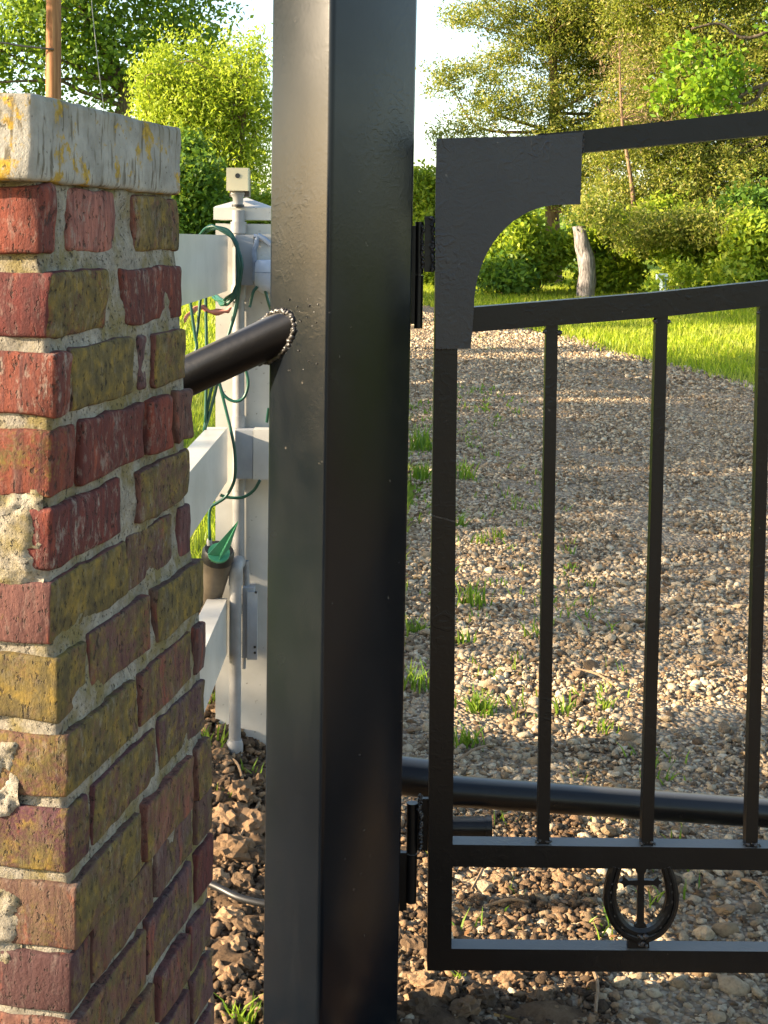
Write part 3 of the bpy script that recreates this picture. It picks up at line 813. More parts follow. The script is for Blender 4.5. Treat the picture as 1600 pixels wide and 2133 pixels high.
# far belt closing the horizon
n = 26000
x = rng.uniform(-60, 60, n); y = 46 + 3 * rng.normal(size=n); hmax = 1.6 + 0.7 * np.sin(x * .5) + .5 * np.sin(x * 1.3 + 1)
P = np.stack([x, y, g(x, y) + hmax * rng.uniform(0, 1, n)], -1)
V, Fc = leaf_soup(P, 0.42, 0.26)
o = from_np('far_hedge', V, Fc, M['leaf_green']); tag(o, kind='stuff')

# off to the left of the frame: the trees whose shade falls over the driveway
for k, (bx, by, hh, w, cl) in enumerate([(-10.0, 2.4, 4.9, 1.0, 26), (-10.5, 4.9, 4.3, 1.5, 44), (-11.5, 7.3, 4.8, 1.7, 70), (-9.5, 9.8, 4.6, 1.4, 46), (-12.5, 16.5, 5.6, 1.7, 60)]):
    zb = gz(bx, by)
    bl = [((bx + dx * w, by + dy * w, zb + hh + dz), (w, w, 1.0)) for dx, dy, dz in ((0, 0, .2), (-.5, .6, -.5), (.5, -.4, .5), (0, .5, 1.1), (.2, -.7, -.6))]
    tree('shade_tree', ['thin sapling standing left of the driveway, closest to the gate', 'slender leafy tree standing left of the driveway next to the thin sapling', 'broad leafy tree standing left of the driveway, wider than its neighbours',
                        'small leafy tree standing left of the driveway, between two bigger trees', 'tall leafy tree standing left of the driveway, farthest from the gate'][k], 'tree',
         (bx, by, zb), bl, cl, 100, 0.21, (0.17, 0.11), M['leaf_green'], 0.11, M['bark'], 22)

hb = [((-6.6 + rng.uniform(-.1, .1), yy, gz(-6.6, yy) + .5), (.36, .4, .5)) for yy in np.linspace(1.0, 9.0, 20)]  # foliage row added out of view to darken the gate post's reflection
tree('added_hedge', 'unseen dark foliage row added for the gate post to reflect', 'added_hedge', (-6.6, 5, gz(-6.6, 5)), hb, 900, 22, .09, (.09, .055), M['leaf_dark'], .03, M['bark'], 20)
# dead trunk, pale blue post, utility pole and its wire
sp = gp(1215, 22.5)
s = Soup()
pth = smooth_path([Vector((sp.x + .05, sp.y, sp.z - .05)), at(1222, 560, 22.5), at(1214, 510, 22.5), at(1208, 468, 22.5)], 5)
s.tube(pth, [0.165 - 0.0035 * i for i in range(len(pth))], 14)
V_ = []
for v in s.V:
    q = noise.noise_vector(Vector(v) * 3.5) * 0.05
    V_.append((v[0] + q.x, v[1] + q.y, v[2] + q.z * 1.5))
s.V = V_
tag(s.build('dead_trunk', M['snag'], None, True, tuple(sp)), 'broken grey dead tree trunk standing at the edge of the lawn', 'tree trunk')
bp = gp(1384, 21.5)
bmk = empty('marker_post', bp, 'pale blue weathered post standing among the shrubs', 'post')
tube('shaft', [bp - Vector((0, 0, .05)), bp + Vector((.03, 0, .16)), bp + Vector((-.02, 0, .3)), bp + Vector((-.05, 0, .42))], [.09, .10, .06, .075], M['blue_marker'], bmk, 12)
from_bm('head', box_bm(tuple(bp + Vector((-.13, -.06, .40))), tuple(bp + Vector((.04, .06, .50)))), M['blue_marker'], bmk, loc=tuple(bp), bevel=.02)
pb = gp(110, 20)
pole = empty('utility_pole', pb, 'tall orange brown wooden utility pole behind the pillar cap', 'utility pole')
tube('shaft', [pb - Vector((0, 0, .2)), at(112, 0, 20), at(112, -900, 20)], [.125, .107, .09], M['pole'], pole, 20)
p_ = at(112, -850, 20)
from_bm('cross_arm', box_bm((p_.x - 1.1, p_.y - .17, p_.z - .07), (p_.x + 1.1, p_.y - .1, p_.z + .07)), M['pole'], pole, loc=tuple(p_))
tag(tube('cable', smooth_path([at(-400, 40, 20.2), at(-100, 90, 19.9), at(0, 89, 19.88), at(40, 95, 19.88), at(112, 103, 19.88)], 5), .014, M['wire'], None, 6), 'thin dark cable reaching the wooden pole from the left', 'cable')
tag(tube('guy_wire', [at(180, -200, 19), at(192, 20, 19), at(205, 140, 19), at(218, 240, 19)] + [gp(262, 19)], .006, M['conduit'], None, 5), 'thin pale guy wire hanging right of the wooden pole', 'wire')

# ------------------------------------------------------------------ brick pillar
TH = R(11)
E1 = Vector((math.sin(TH), math.cos(TH), 0))        # along the right face, away from the camera
E2 = Vector((-math.cos(TH), math.sin(TH), 0))       # along the front face, to the left
YC = 1.17
rows = [(385, 528, 85), (566, 706, 103), (733, 870, 116), (898, 1036, 113), (1062, 1192, 110), (1214, 1346, 106), (1372, 1506, 128), (1537, 1666, 143), (1692, 1822, 147), (1847, 1984, 158), (1994, 2114, 148), (2132, 2262, 155)]
RED, DRED, PUR, DPUR, BRN = (0.17, 0.040, 0.020), (0.10, 0.026, 0.019), (0.105, 0.052, 0.046), (0.06, 0.03, 0.028), (0.13, 0.066, 0.042)
# per row: (x0, x1, colour, lichen on the shaded side, lichen on the front, smear)
lay = [[(None, 121, RED, .12, .05, .6), (150, 247, (0.27, 0.10, 0.09), .22, .1, .8), (281, 371, BRN, .62, .3, .5)],
       [(None, 228, DRED, .60, .28, .5), (264, 384, DRED, .12, .1, .8)],
       [(None, 150, RED, .15, .08, 1.0), (156, 288, BRN, .80, .3, .3), (299, 317, PUR, .35, .3, .8), (325, 391, BRN, .66, .3, .5)],
       [(None, 162, RED, .36, .52, .3), (169, 299, DRED, .10, .2, .7), (309, 353, RED, .06, .2, .6), (367, 399, PUR, .2, .2, .3)],
       [(None, 256, DRED, .10, .25, 1.0), (291, 397, BRN, .55, .3, .5)],
       [(None, 264, BRN, .62, .38, .3), (269, 364, PUR, .42, .3, .7), (377, 399, PUR, .25, .3, .4)],
       [(None, 189, BRN, .55, .75, .2), (196, 319, PUR, .45, .4, .3), (328, 424, BRN, .62, .4, .3)],
       [(None, 291, BRN, .58, .62, .5), (300, 403, PUR, .42, .4, .3), (412, 430, PUR, .3, .3, .3)],
       [(None, 189, DPUR, .42, .58, .2), (200, 331, PUR, .52, .4, .3), (339, 431, PUR, .46, .4, .3)],
       [(None, 297, BRN, .50, .46, .4), (307, 402, (0.17, .075, .05), .44, .4, .3), (411, 438, BRN, .5, .4, .3)],
       [(None, 189, DPUR, .42, .28, .3), (197, 321, PUR, .42, .4, .3), (330, 404, PUR, .4, .4, .4), (412, 441, PUR, .4, .4, .2)],
       [(None, 301, BRN, .44, .3, .3), (312, 404, PUR, .4, .4, .3), (414, 447, DRED, .3, .4, .2)]]
zr = []
for (y0, y1, xc) in rows:
    a, b = at(xc, y0, YC), at(xc, y1, YC)
    zr.append((b.z, a.z, (a.x + b.x) / 2, (y0 + y1) / 2))
pitchz = 0.0665
while zr[-1][0] > 0.05:
    z0 = zr[-1][0] - (pitchz - 0.0545); zr.append((z0 - 0.0545, z0, zr[-1][2] + 0.002, None))
base_z = -0.05
pil = empty('brick_pillar', (zr[-1][2], YC, 0), 'old red brick gate pillar crusted with yellow lichen under a concrete cap', 'pillar')

def face_L(px, py, xc):
    """distance along the right face from the corner at which the pixel column px meets it"""
    d = ray(px, py); n = E2
    p0 = Vector((xc, YC, 0))
    t = (p0 - CAM).dot(n) / d.dot(n)
    return ((CAM + d * t) - p0).dot(E1)

def grid_box(hx, hy, hz, r, seed, jag, nx, ny, nz):
    def ax(h, n):
        inner = np.linspace(-(h - r), h - r, max(2, n))
        return np.concatenate([[-h, -h + r * .35], inner, [h - r * .35, h]])
    A = [ax(hx, nx), ax(hy, ny), ax(hz, nz)]
    idx = {}; V = []; Fs = []
    def vid(i, j, k):
        key = (i, j, k)
        if key not in idx:
            p = np.array([A[0][i], A[1][j], A[2][k]]); hh = np.array([hx, hy, hz]) - r
            q = np.clip(p, -hh, hh); d = p - q; L = np.linalg.norm(d)
            if L > 1e-9: p = q + d / L * min(r, L)
            w = noise.noise_vector(Vector(p * 26) + Vector((seed * 3.7, seed, 0)))
            w2 = noise.noise_vector(Vector(p * 75) + Vector((seed, seed * 5.1, 0)))
            edge = 1.0 if L > r * .5 else 0.45
            p = p + (np.array(w) * jag + np.array(w2) * jag * .6) * edge
            idx[key] = len(V); V.append(p)
        return idx[key]
    n = [len(a) for a in A]
    for ax_ in range(3):
        b, c = [(1, 2), (2, 0), (0, 1)][ax_]
        for side in (0, n[ax_] - 1):
            for i in range(n[b] - 1):
                for j in range(n[c] - 1):
                    q = []
                    for di, dj in ((0, 0), (1, 0), (1, 1), (0, 1)):
                        key = [0, 0, 0]; key[ax_] = side; key[b] = i + di; key[c] = j + dj
                        q.append(vid(*key))
                    Fs.append(q if side else q[::-1])
    return V, Fs

bseed = [0]
def brick(c, s1, s2, s3, col, ls, lf, smear, fine=True):
    """c centre; s1 along E1, s2 along E2, s3 height"""
    bseed[0] += 1
    if fine: V, Fs = grid_box(s1 / 2, s2 / 2, s3 / 2, (0.005 if c[2] > 1.0 else 0.0034), bseed[0], (0.0042 if c[2] > 1.0 else 0.0024), max(3, int(s1 / .018)), max(3, int(s2 / .02)), 4)
    else: V, Fs = grid_box(s1 / 2, s2 / 2, s3 / 2, 0.005, bseed[0], 0.003, 2, 2, 2)
    me = bpy.data.meshes.new('brick'); me.from_pydata([tuple(v) for v in V], [], Fs)
    for p in me.polygons: p.use_smooth = True
    me.materials.append(M['brick'])
    o = bpy.data.objects.new('brick', me)
    o.rotation_euler = (random.gauss(0, .004), random.gauss(0, .004), math.atan2(E1.y, E1.x) + random.gauss(0, .006))
    o.location = Vector(c) - Vector(pil.location)
    o.color = (*[x * random.uniform(.85, 1.15) for x in col], 1)
    o['lichen_side'] = ls + (.10 if c[2] < 0.98 else 0.03); o['lichen_front'] = lf - .05; o['smear'] = smear
    COL.objects.link(o); o.parent = pil
    return o

S2 = 0.335
row_len = []
for r_i, (z0, z1, xc, pm) in enumerate(zr):
    hz = z1 - z0; zc = (z0 + z1) / 2
    if pm is not None:
        items = []
        for (x0, x1, col, ls, lf, smr) in lay[r_i]:
            a = 0.0 if x0 is None else face_L(x0, pm, xc); b = face_L(x1, pm, xc)
            items.append((a, b, col, ls, lf, smr))
    else:
        k = r_i % 2
        items = [(0, .095 if k else .2, BRN, .45, .3, .3), (.106 if k else .211, .306, PUR, .4, .3, .3), (.317, .39, PUR, .4, .3, .3)]
    LEN = items[-1][1]; row_len.append(LEN)
    cor = Vector((xc, YC, 0))
    for i, (a, b, col, ls, lf, smr) in enumerate(items):
        pr = random.gauss(0, .0018)
        if i == 0:
            s2 = 0.195 if b < .13 else 0.095
            c = cor + E1 * (b / 2) + E2 * (s2 / 2 + pr) + Vector((0, 0, zc))
            brick(c, b, s2, hz, col, ls, lf, smr)
            f0 = s2
        else:
            s2 = 0.09
            c = cor + E1 * ((a + b) / 2) + E2 * (s2 / 2 + pr) + Vector((0, 0, zc))
            brick(c, b - a, s2, hz, col, ls, lf, smr)
    # the other three sides
    f = f0 + .011
    while f < S2 - .03:
        e = min(f + (.2 if f > f0 + .02 or f0 < .1 else .095), S2)
        brick(cor + E1 * .045 + E2 * ((f + e) / 2) + Vector((0, 0, zc)), .09, e - f, hz, random.choice((RED, DRED, PUR)), .3, random.uniform(.2, .6), .5, False)
        f = e + .011
    f = .101
    while f < LEN - .13:
        e = min(f + .195, LEN - .1)
        brick(cor + E1 * ((f + e) / 2) + E2 * (S2 - .045) + Vector((0, 0, zc)), e - f, .088, hz, random.choice((RED, DRED, PUR)), .3, .4, .4, False)
        f = e + .011
    f = .101
    while f < S2 - .02:
        e = min(f + .195, S2)
        brick(cor + E1 * (LEN - .046) + E2 * ((f + e) / 2) + Vector((0, 0, zc)), .088, e - f, hz, random.choice((RED, DRED, PUR)), .3, .4, .4, False)
        f = e + .011

# mortar core following the courses
zt = zr[0][1] + 0.004
zs = np.linspace(base_z, zt, 190)
zc_ = np.array([(a + b) / 2 for a, b, _, _ in zr])[::-1]; xc_ = np.array([x for _, _, x, _ in zr])[::-1]; ln_ = np.array(row_len)[::-1]
peri = []
inset = 0.0058
N1, N2 = 46, 40
for t in np.linspace(0, 1, N1, endpoint=False): peri.append((t, 0.0, 0, 1))
for t in np.linspace(0, 1, N2, endpoint=False): peri.append((1.0, t, 1, 0))
for t in np.linspace(1, 0, N1, endpoint=False): peri.append((t, 1.0, 0, -1))
for t in np.linspace(1, 0, N2, endpoint=False): peri.append((0.0, t, -1, 0))
V = []
for z in zs:
    xc = np.interp(z, zc_, xc_); LL = np.interp(z, zc_, ln_)
    for (a, b, n1, n2) in peri:
        p = Vector((xc, YC, 0)) + E1 * (inset + a * (LL - 2 * inset)) + E2 * (inset + b * (S2 - 2 * inset)) + Vector((0, 0, z))
        k = noise.fractal(p * 22, 0.8, 2.0, 4) * 0.0034 + noise.noise(p * 7) * 0.0026 + noise.noise(p * 130) * .0012
        out = E1 * (n1) - E2 * (n2 if n2 else 0)
        V.append(tuple(p + out * k))
m_ = len(peri); Fs = []
for i in range(len(zs) - 1):
    for j in range(m_):
        Fs.append((i * m_ + j, i * m_ + (j + 1) % m_, (i + 1) * m_ + (j + 1) % m_, (i + 1) * m_ + j))
Fs.append(tuple(range((len(zs) - 1) * m_, len(zs) * m_)))
me = bpy.data.meshes.new('mortar'); me.from_pydata(V, [], Fs); me.materials.append(M['mortar'])
for p in me.polygons: p.use_smooth = True
o = bpy.data.objects.new('mortar', me); link(o, pil)

def mortar_patch(x0, x1, y0, y1, xc, seed):
    n = 44; V = []; base = Vector((xc, YC, 0))
    for i in range(n):
        for j in range(n):
            px, py = x0 + (x1 - x0) * i / (n - 1), y0 + (y1 - y0) * j / (n - 1)
            d = ray(px, py); t = (base - CAM).dot(E1) / d.dot(E1); p = CAM + d * t
            e = min(i, n - 1 - i, j, n - 1 - j) / (n * .5)
            h = .0030 - .016 * max(0, .30 + .42 * noise.fractal(p * 34 + Vector((seed, 0, 0)), .8, 2, 5) - e * 1.25) + .0012 * noise.noise(p * 90) + .0006 * noise.noise(p * 220)
            V.append(tuple(p - E1 * max(-.012, h)))
    Fs = [(i * n + j, i * n + j + 1, (i + 1) * n + j + 1, (i + 1) * n + j) for i in range(n - 1) for j in range(n - 1)]
    me = bpy.data.meshes.new('mortar_patch'); me.from_pydata(V, [], Fs); me.materials.append(M['mortar_pale'])
    for p in me.polygons: p.use_smooth = True
    o = bpy.data.objects.new('mortar_patch', me); link(o, pil)
mortar_patch(-260, 88, 1020, 1225, 0.5 * (zr[4][2] + zr[5][2]), 1.0)
mortar_patch(-200, 40, 1545, 1700, zr[7][2], 5.0)
mortar_patch(-200, 42, 1835, 2010, zr[9][2], 9.0)
# concrete cap
c0 = at(70, 376, YC - .02); ct = at(70, 191, YC - .02)
LC = 0.365
ov = 0.0
Vc, Fs = grid_box(LC / 2, .40 / 2, (ct.z - c0.z) / 2, .006, 99, .0016, 26, 26, 8)
me = bpy.data.meshes.new('cap'); me.from_pydata([tuple(v) for v in Vc], [], Fs); me.materials.append(M['cap'])
for p in me.polygons: p.use_smooth = True
o = bpy.data.objects.new('cap', me)
TC = R(11.5); e1 = Vector((math.sin(TC), math.cos(TC), 0)); e2 = Vector((-math.cos(TC), math.sin(TC), 0))
cc = Vector((c0.x, c0.y, (c0.z + ct.z) / 2)) + e1 * (LC / 2) + e2 * .2
o.rotation_euler = (0, 0, math.atan2(e1.y, e1.x)); o.location = cc - Vector(pil.location)
COL.objects.link(o); o.parent = pil

# ------------------------------------------------------------------ gate post
YAW = R(44); Y0 = 1.90
def post_ring(yp, xc, xl, xr):
    """corner, right and left edges of the post at one photo row"""
    c = at(xc, yp, Y0); fdir = Vector((math.cos(YAW), math.sin(YAW), 0)); ldir = Vector((-math.sin(YAW), math.cos(YAW), 0))
    def ext(px, dr):
        lo, hi = 0.0, .5
        d = ray(px, yp); t = d.x / d.y
        f = lambda s: (c.x + dr.x * s) / (c.y + dr.y * s) - t
        for _ in range(40):
            m = (lo + hi) / 2
            if f(lo) * f(m) <= 0: hi = m
            else: lo = m
        return lo
    return c, ext(xr, fdir), ext(xl, ldir), fdir, ldir
cm, WF, WL, FD, LD = post_ring(1066, 678, 554, 853)
ctop, cbot = at(692, 0, Y0), at(663, 2133, Y0)
ax_lean = (ctop - cbot) / (ctop.z - cbot.z)
def post_pt(z, f, l):
    return cm + ax_lean * (z - cm.z) + FD * f + LD * l
gp_e = empty('gate_post', post_pt(0, WF / 2, WL / 2), 'thick square black steel gate post between the pillar and the gate', 'gate post')
zb_, zt_ = -.25, 2.35
loop = [(0, 0), (WF, 0), (WF, WL), (0, WL)]
bm = prism_bm([post_pt(zb_, a, b) for a, b in loop], [post_pt(zt_, a, b) for a, b in loop])
bmesh.ops.bevel(bm, geom=[e for e in bm.edges if abs((e.verts[0].co - e.verts[1].co).normalized().z) > .9], offset=.0085, segments=4, profile=.5, affect='EDGES')
o = from_bm('tube', bm, M['post_paint'], gp_e, True, tuple(gp_e.location)); o.data.set_sharp_from_angle(angle=R(30))
bm = prism_bm([post_pt(zt_ + .001, a, b) for a, b in loop], [post_pt(zt_ + .02, a, b) for a, b in loop])
from_bm('top_plate', bm, M['post_paint'], gp_e, loc=tuple(gp_e.location))
# brace pipe, welded to the left face
pw = at(582, 694, 1.0)
d = ray(566, 702)
n_l = (FD.cross(Vector((0, 0, 1))) * -1)
p0 = cm + ax_lean * (at(584, 693, 1.95).z - cm.z)
nl_ = -FD
t = (p0 - CAM).dot(nl_) / d.dot(nl_)
wpt = CAM + d * t
pend = at(384, 787, wpt.y + .02)
dr_ = (pend - wpt).normalized()
RB = .0302
far_ = wpt + dr_ * 1.35
tube('brace_pipe', [wpt - dr_ * .045, far_], RB, M['pipe_paint'], gp_e, 32)
def weld_line(name, pts, rad, parent, jit=.35):
    s = Soup(); n = len(pts)
    for p in pts:
        r = rad * random.uniform(.7, 1.35)
        v, f = ICO2
        k = v * (1 + .18 * np.random.default_rng(random.randint(0, 9999)).normal(size=(len(v), 1)))
        q = Vector(p) + Vector((random.gauss(0, rad * jit), random.gauss(0, rad * jit), random.gauss(0, rad * jit)))
        s.add([tuple(q + Vector(a) * r) for a in k], [tuple(a) for a in f])
    o = s.build(name, M['weld'], parent, True, tuple(pts[0])); o['kind'] = 'stuff'
    return o
# ellipse where the pipe meets the face
ring = []
uu = dr_.cross(Vector((0, 0, 1))).normalized(); vv = uu.cross(dr_)
for k in range(130):
    a = 2 * math.pi * k / 130
    q = wpt + (uu * math.cos(a) + vv * math.sin(a)) * (RB + .0012 + .0016 * math.sin(k * 1.9))
    tt = (p0 - q).dot(nl_) / dr_.dot(nl_)
    ring.append(q + dr_ * tt)
ring = sorted_ring = ring + ring[:2]
s = Soup()
rp_ = [Vector(p) + Vector([random.gauss(0, .0008) for _ in range(3)]) for p in ring]
s.tube(rp_, [.0030 + .0022 * abs(noise.noise(Vector((i * .55, 3, 0)))) + random.uniform(0, .0009) for i in range(len(rp_))], 8)
s.build('weld_bead', M['weld'], gp_e, True, tuple(rp_[0]))
weld_line('weld_spatter', [post_pt(wpt.z + .06 - .11 * random.random(), 0, random.uniform(.02, WL - .02)) for _ in range(26)], .0012, gp_e)
# buried end of the brace
# ------------------------------------------------------------------ gate
YG, DG = 2.05, .032
stile_top = at(912, 290, YG)
gate = empty('driveway_gate', at(917, 2022, YG), 'black steel driveway gate with an arched top and a curved corner plate', 'gate')
GL = tuple(gate.location)
def P2(px, py, dy=0.0):
    p = at(px, py, YG); return Vector((p.x, YG + dy, p.z))
def plate(name, pts, y0, y1, mat, parent, bevel=.0012):
    a = [Vector((p.x, YG + y0, p.z)) for p in pts]; b = [Vector((p.x, YG + y1, p.z)) for p in pts]
    return from_bm(name, prism_bm(a, b), mat, parent, loc=GL, bevel=bevel)
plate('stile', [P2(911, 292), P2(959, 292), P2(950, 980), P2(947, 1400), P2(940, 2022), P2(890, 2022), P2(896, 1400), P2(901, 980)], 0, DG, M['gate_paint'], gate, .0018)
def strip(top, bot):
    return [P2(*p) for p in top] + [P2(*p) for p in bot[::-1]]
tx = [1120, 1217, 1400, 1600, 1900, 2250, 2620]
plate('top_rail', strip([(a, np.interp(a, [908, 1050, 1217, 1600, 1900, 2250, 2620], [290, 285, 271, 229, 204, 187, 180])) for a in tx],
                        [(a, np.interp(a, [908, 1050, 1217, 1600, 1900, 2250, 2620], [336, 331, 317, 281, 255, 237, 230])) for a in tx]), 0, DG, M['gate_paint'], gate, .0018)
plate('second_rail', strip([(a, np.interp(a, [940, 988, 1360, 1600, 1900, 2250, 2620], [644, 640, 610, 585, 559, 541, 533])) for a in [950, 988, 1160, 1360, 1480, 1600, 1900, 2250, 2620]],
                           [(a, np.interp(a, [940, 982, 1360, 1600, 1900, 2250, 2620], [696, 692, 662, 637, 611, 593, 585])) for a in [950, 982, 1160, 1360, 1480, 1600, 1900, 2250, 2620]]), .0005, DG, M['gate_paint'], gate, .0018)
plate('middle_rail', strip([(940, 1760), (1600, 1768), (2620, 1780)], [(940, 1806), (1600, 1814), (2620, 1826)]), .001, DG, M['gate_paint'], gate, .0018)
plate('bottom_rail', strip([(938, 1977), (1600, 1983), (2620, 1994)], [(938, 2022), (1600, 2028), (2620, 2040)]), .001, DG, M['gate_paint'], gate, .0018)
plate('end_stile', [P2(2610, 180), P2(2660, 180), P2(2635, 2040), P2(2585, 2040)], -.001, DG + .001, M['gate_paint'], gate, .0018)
plate('seam', [P2(899, 1072), P2(948, 1085), P2(948, 1088), P2(899, 1075)], -.0006, .001, M['weld'], gate, 0)
# corner plate
arc = [(1213, 276), (1208, 426)] + [(1150, 427)]
cx0, cy0, rx, ry = 1165, 640, 178, 213
for a in np.linspace(R(94), R(180), 16):
    arc.append((cx0 + rx * math.cos(a), cy0 - ry * math.sin(a)))
arc += [(983, 694), (980, 726), (907, 726), (906, 480), (909, 289), (980, 287), (1100, 284)]
plate('corner_plate', [P2(*p) for p in arc], -.0055, -.0003, M['plate_paint'], gate, .0008)
weld_line('weld_bead', [P2(1214, y_, -.001) for y_ in np.linspace(278, 317, 26)], .0018, gate)
weld_line('weld_bead', [P2(x_, 727, -.001) for x_ in np.linspace(909, 948, 22)], .0014, gate)
weld_line('weld_bead', [P2(979 + (700 - y_) * .1, y_, -.001) for y_ in np.linspace(646, 693, 26)], .0015, gate)
# pickets
for xt, yt, xb, yb in [(1151, 676, 1133, 1764), (1381, 655, 1350, 1766), (1598, 632, 1568, 1769), (1826, 614, 1790, 1772), (2054, 600, 2012, 1775), (2282, 590, 2234, 1777), (2500, 585, 2450, 1779)]:
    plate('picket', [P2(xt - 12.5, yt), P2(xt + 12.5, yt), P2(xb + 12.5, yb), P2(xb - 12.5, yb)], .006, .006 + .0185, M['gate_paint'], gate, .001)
    weld_line('weld_bead', [P2(xb + dx, yb - 6, .006 + random.uniform(-.002, .004)) for dx in (-15, -11, -7, 0, 7, 11, 15)], .0024, gate)
    weld_line('weld_bead', [P2(xt + dx, yt + 16, .008) for dx in (-15, -13, 13, 15)], .003, gate)
# horseshoe with cross
def horseshoe(cx, top, bot, half):
    """U of flat bar, heels turned in at the top"""
    cyc = top + (bot - top) * .54
    outer, inner = [], []
    key = [(-.80, 0.0), (-.93, .20), (-1.0, .42), (-.96, .60), (-.80, .78), (-.52, .93), (-.20, 1.0), (0, 1.01), (.20, 1.0), (.52, .93), (.80, .78), (.96, .60), (1.0, .42), (.93, .20), (.80, 0.0)]
    ptsP = smooth_path([Vector((k[0] * half, top + k[1] * (bot - top), 0)) for k in key], 4)
    return ptsP
cpath = horseshoe(1337, 1808, 1950, 65)
bm = bmesh.new(); prof = []
n = len(cpath); loops = []
for i, p in enumerate(cpath):
    tdir = (cpath[min(i + 1, n - 1)] - cpath[max(i - 1, 0)]).normalized(); nrm = Vector((-tdir.y, tdir.x, 0))
    w = 11.5 + 3.5 * math.sin(math.pi * i / (n - 1))
    q = []
    for off, dep in ((-w, .003), (-w * .55, .0), (-w * .2, .0), (-w * .12, .0028), (w * .12, .0028), (w * .2, .0), (w * .55, .0), (w, .003), (w, .014), (-w, .014)):
        a = p + nrm * off
        q.append(bm.verts.new(P2(1337 + a.x, a.y, dep)))
    loops.append(q)
for i in range(n - 1):
    for j in range(10):
        bm.faces.new((loops[i][j], loops[i][(j + 1) % 10], loops[i + 1][(j + 1) % 10], loops[i + 1][j]))
bm.faces.new(loops[0]); bm.faces.new(loops[-1][::-1])
hs = from_bm('horseshoe', bm, M['gate_paint'], gate, loc=GL)
for sx_ in (-1, 1):
    for kx, ky in ((.985, .36), (.99, .5), (.86, .70), (.62, .87), (.94, .24)):
        q = P2(1337 + sx_ * kx * 64, 1808 + ky * 144, .0018)
        tube('nail_hole', [q + Vector((0, -.0004, 0)), q + Vector((0, .003, 0))], .0022, M['weld'], hs, 8)
cr = [(-6, 1812), (-12, 1811), (-10, 1818), (-6, 1824), (-6.5, 1836), (-26, 1837), (-32, 1832), (-36, 1828), (-38, 1836), (-45, 1840), (-38, 1845), (-36, 1853), (-32, 1849), (-26, 1846), (-6.5, 1847), (-8, 1925), (-12, 1928), (-14, 1936), (-9, 1943), (-8, 1950),
      (8, 1950), (9, 1943), (13, 1936), (11, 1928), (7, 1925), (7, 1847), (27, 1846), (33, 1849), (37, 1853), (39, 1845), (46, 1840), (39, 1836), (37, 1828), (33, 1832), (27, 1837), (7, 1836), (7, 1824), (11, 1818), (13, 1811), (6, 1812)]
cpts = [P2(1336 + a * .98, b) for a, b in cr]
plate('cross', cpts, .004, .011, M['gate_paint'], hs, .0006)
plate('foot', [P2(1309, 1962), P2(1353, 1962), P2(1354, 1978), P2(1308, 1978)], .004, .014, M['gate_paint'], hs)
weld_line('weld_bead', [P2(1337 + dx, 1950 + dy, .001) for dx, dy in ((-6, 0), (0, 2), (6, 0), (-3, 8), (4, 14), (-2, 18), (8, 20))], .0035, gate)
# hinges
YH = YG + .014
def hinge(yt, ym, yb, xb, wpx):
    h = at(xb, (yt + yb) / 2, YH); r = wpx / 2 / F * YH
    a, b, c = at(xb, yt, YH), at(xb - 1, ym, YH), at(xb - 3, yb, YH)
    up = tube('hinge_barrel', [b + Vector((0, 0, .0012)), a], r, M['gate_paint'], gate, 20)
    lo = tube('hinge_barrel', [c, b - Vector((0, 0, .0012))], r, M['gate_paint'], gate, 20)
    tube('hinge_pin', [c.lerp(b, .3), a.lerp(b, .3)], r * .55, M['weld'], gate, 10)
    return a, b, c, r
a, b, c, r = hinge(462, 572, 684, 874, 18)
from_bm('hinge_leaf', box_bm((at(884, 500, YH).x, YH - .004, at(884, 566, YH).z), (at(904, 500, YH).x, YH + .004, at(884, 450, YH).z)), M['gate_paint'], gate, loc=GL, bevel=.001)
weld_line('weld_bead', [at(880 + random.uniform(-1, 1), y, YH - .008) for y in np.linspace(470, 556, 40)], .0020, gate)
weld_line('weld_bead', [at(902 + random.uniform(-1, 1), y, YH - .012) for y in np.linspace(455, 565, 46)], .0024, gate)
a, b, c, r = hinge(1672, 1776, 1878, 859, 24)
from_bm('hinge_leaf', box_bm((at(870, 1700, YH).x, YH - .004, at(884, 1770, YH).z), (at(892, 1700, YH).x, YH + .004, at(884, 1662, YH).z)), M['gate_paint'], gate, loc=GL, bevel=.001)
weld_line('weld_bead', [at(876 + random.uniform(-1.5, 1.5), y, YH - .012) for y in np.linspace(1655, 1765, 50)], .0026, gate)
pp = post_pt(at(846, 1840, YH).z, WF, .02)
from_bm('hinge_leaf', box_bm((at(838, 1840, YH).x - .012, YH - .003, at(838, 1895, YH).z), (at(848, 1840, YH).x, YH + .006, at(838, 1775, YH).z)), M['gate_paint'], gate, loc=GL, bevel=.001)
from_bm('hinge_leaf', box_bm((at(858, 560, YH).x - .02, YH - .003, at(858, 675, YH).z), (at(868, 560, YH).x, YH + .006, at(858, 470, YH).z)), M['gate_paint'], gate, loc=GL, bevel=.001)

# the pipe behind the gate's foot
ps = at(800, 1609, 2.5)
pipe = empty('gate_drive_pipe', ps, 'long black steel pipe lying low behind the gate bars', 'pipe')
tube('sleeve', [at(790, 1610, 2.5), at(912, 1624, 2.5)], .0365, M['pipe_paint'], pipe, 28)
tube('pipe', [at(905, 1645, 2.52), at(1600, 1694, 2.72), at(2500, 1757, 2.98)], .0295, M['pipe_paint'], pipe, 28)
st = at(860, 1722, 2.5)
stub = empty('pipe_stub', st, 'short capped black pipe end below the long pipe', 'pipe')
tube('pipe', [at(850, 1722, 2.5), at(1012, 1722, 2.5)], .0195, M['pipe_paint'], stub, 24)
tube('end_cap', [at(1011, 1722, 2.5), at(1024, 1722, 2.5)], .0215, M['pipe_paint'], stub, 24)

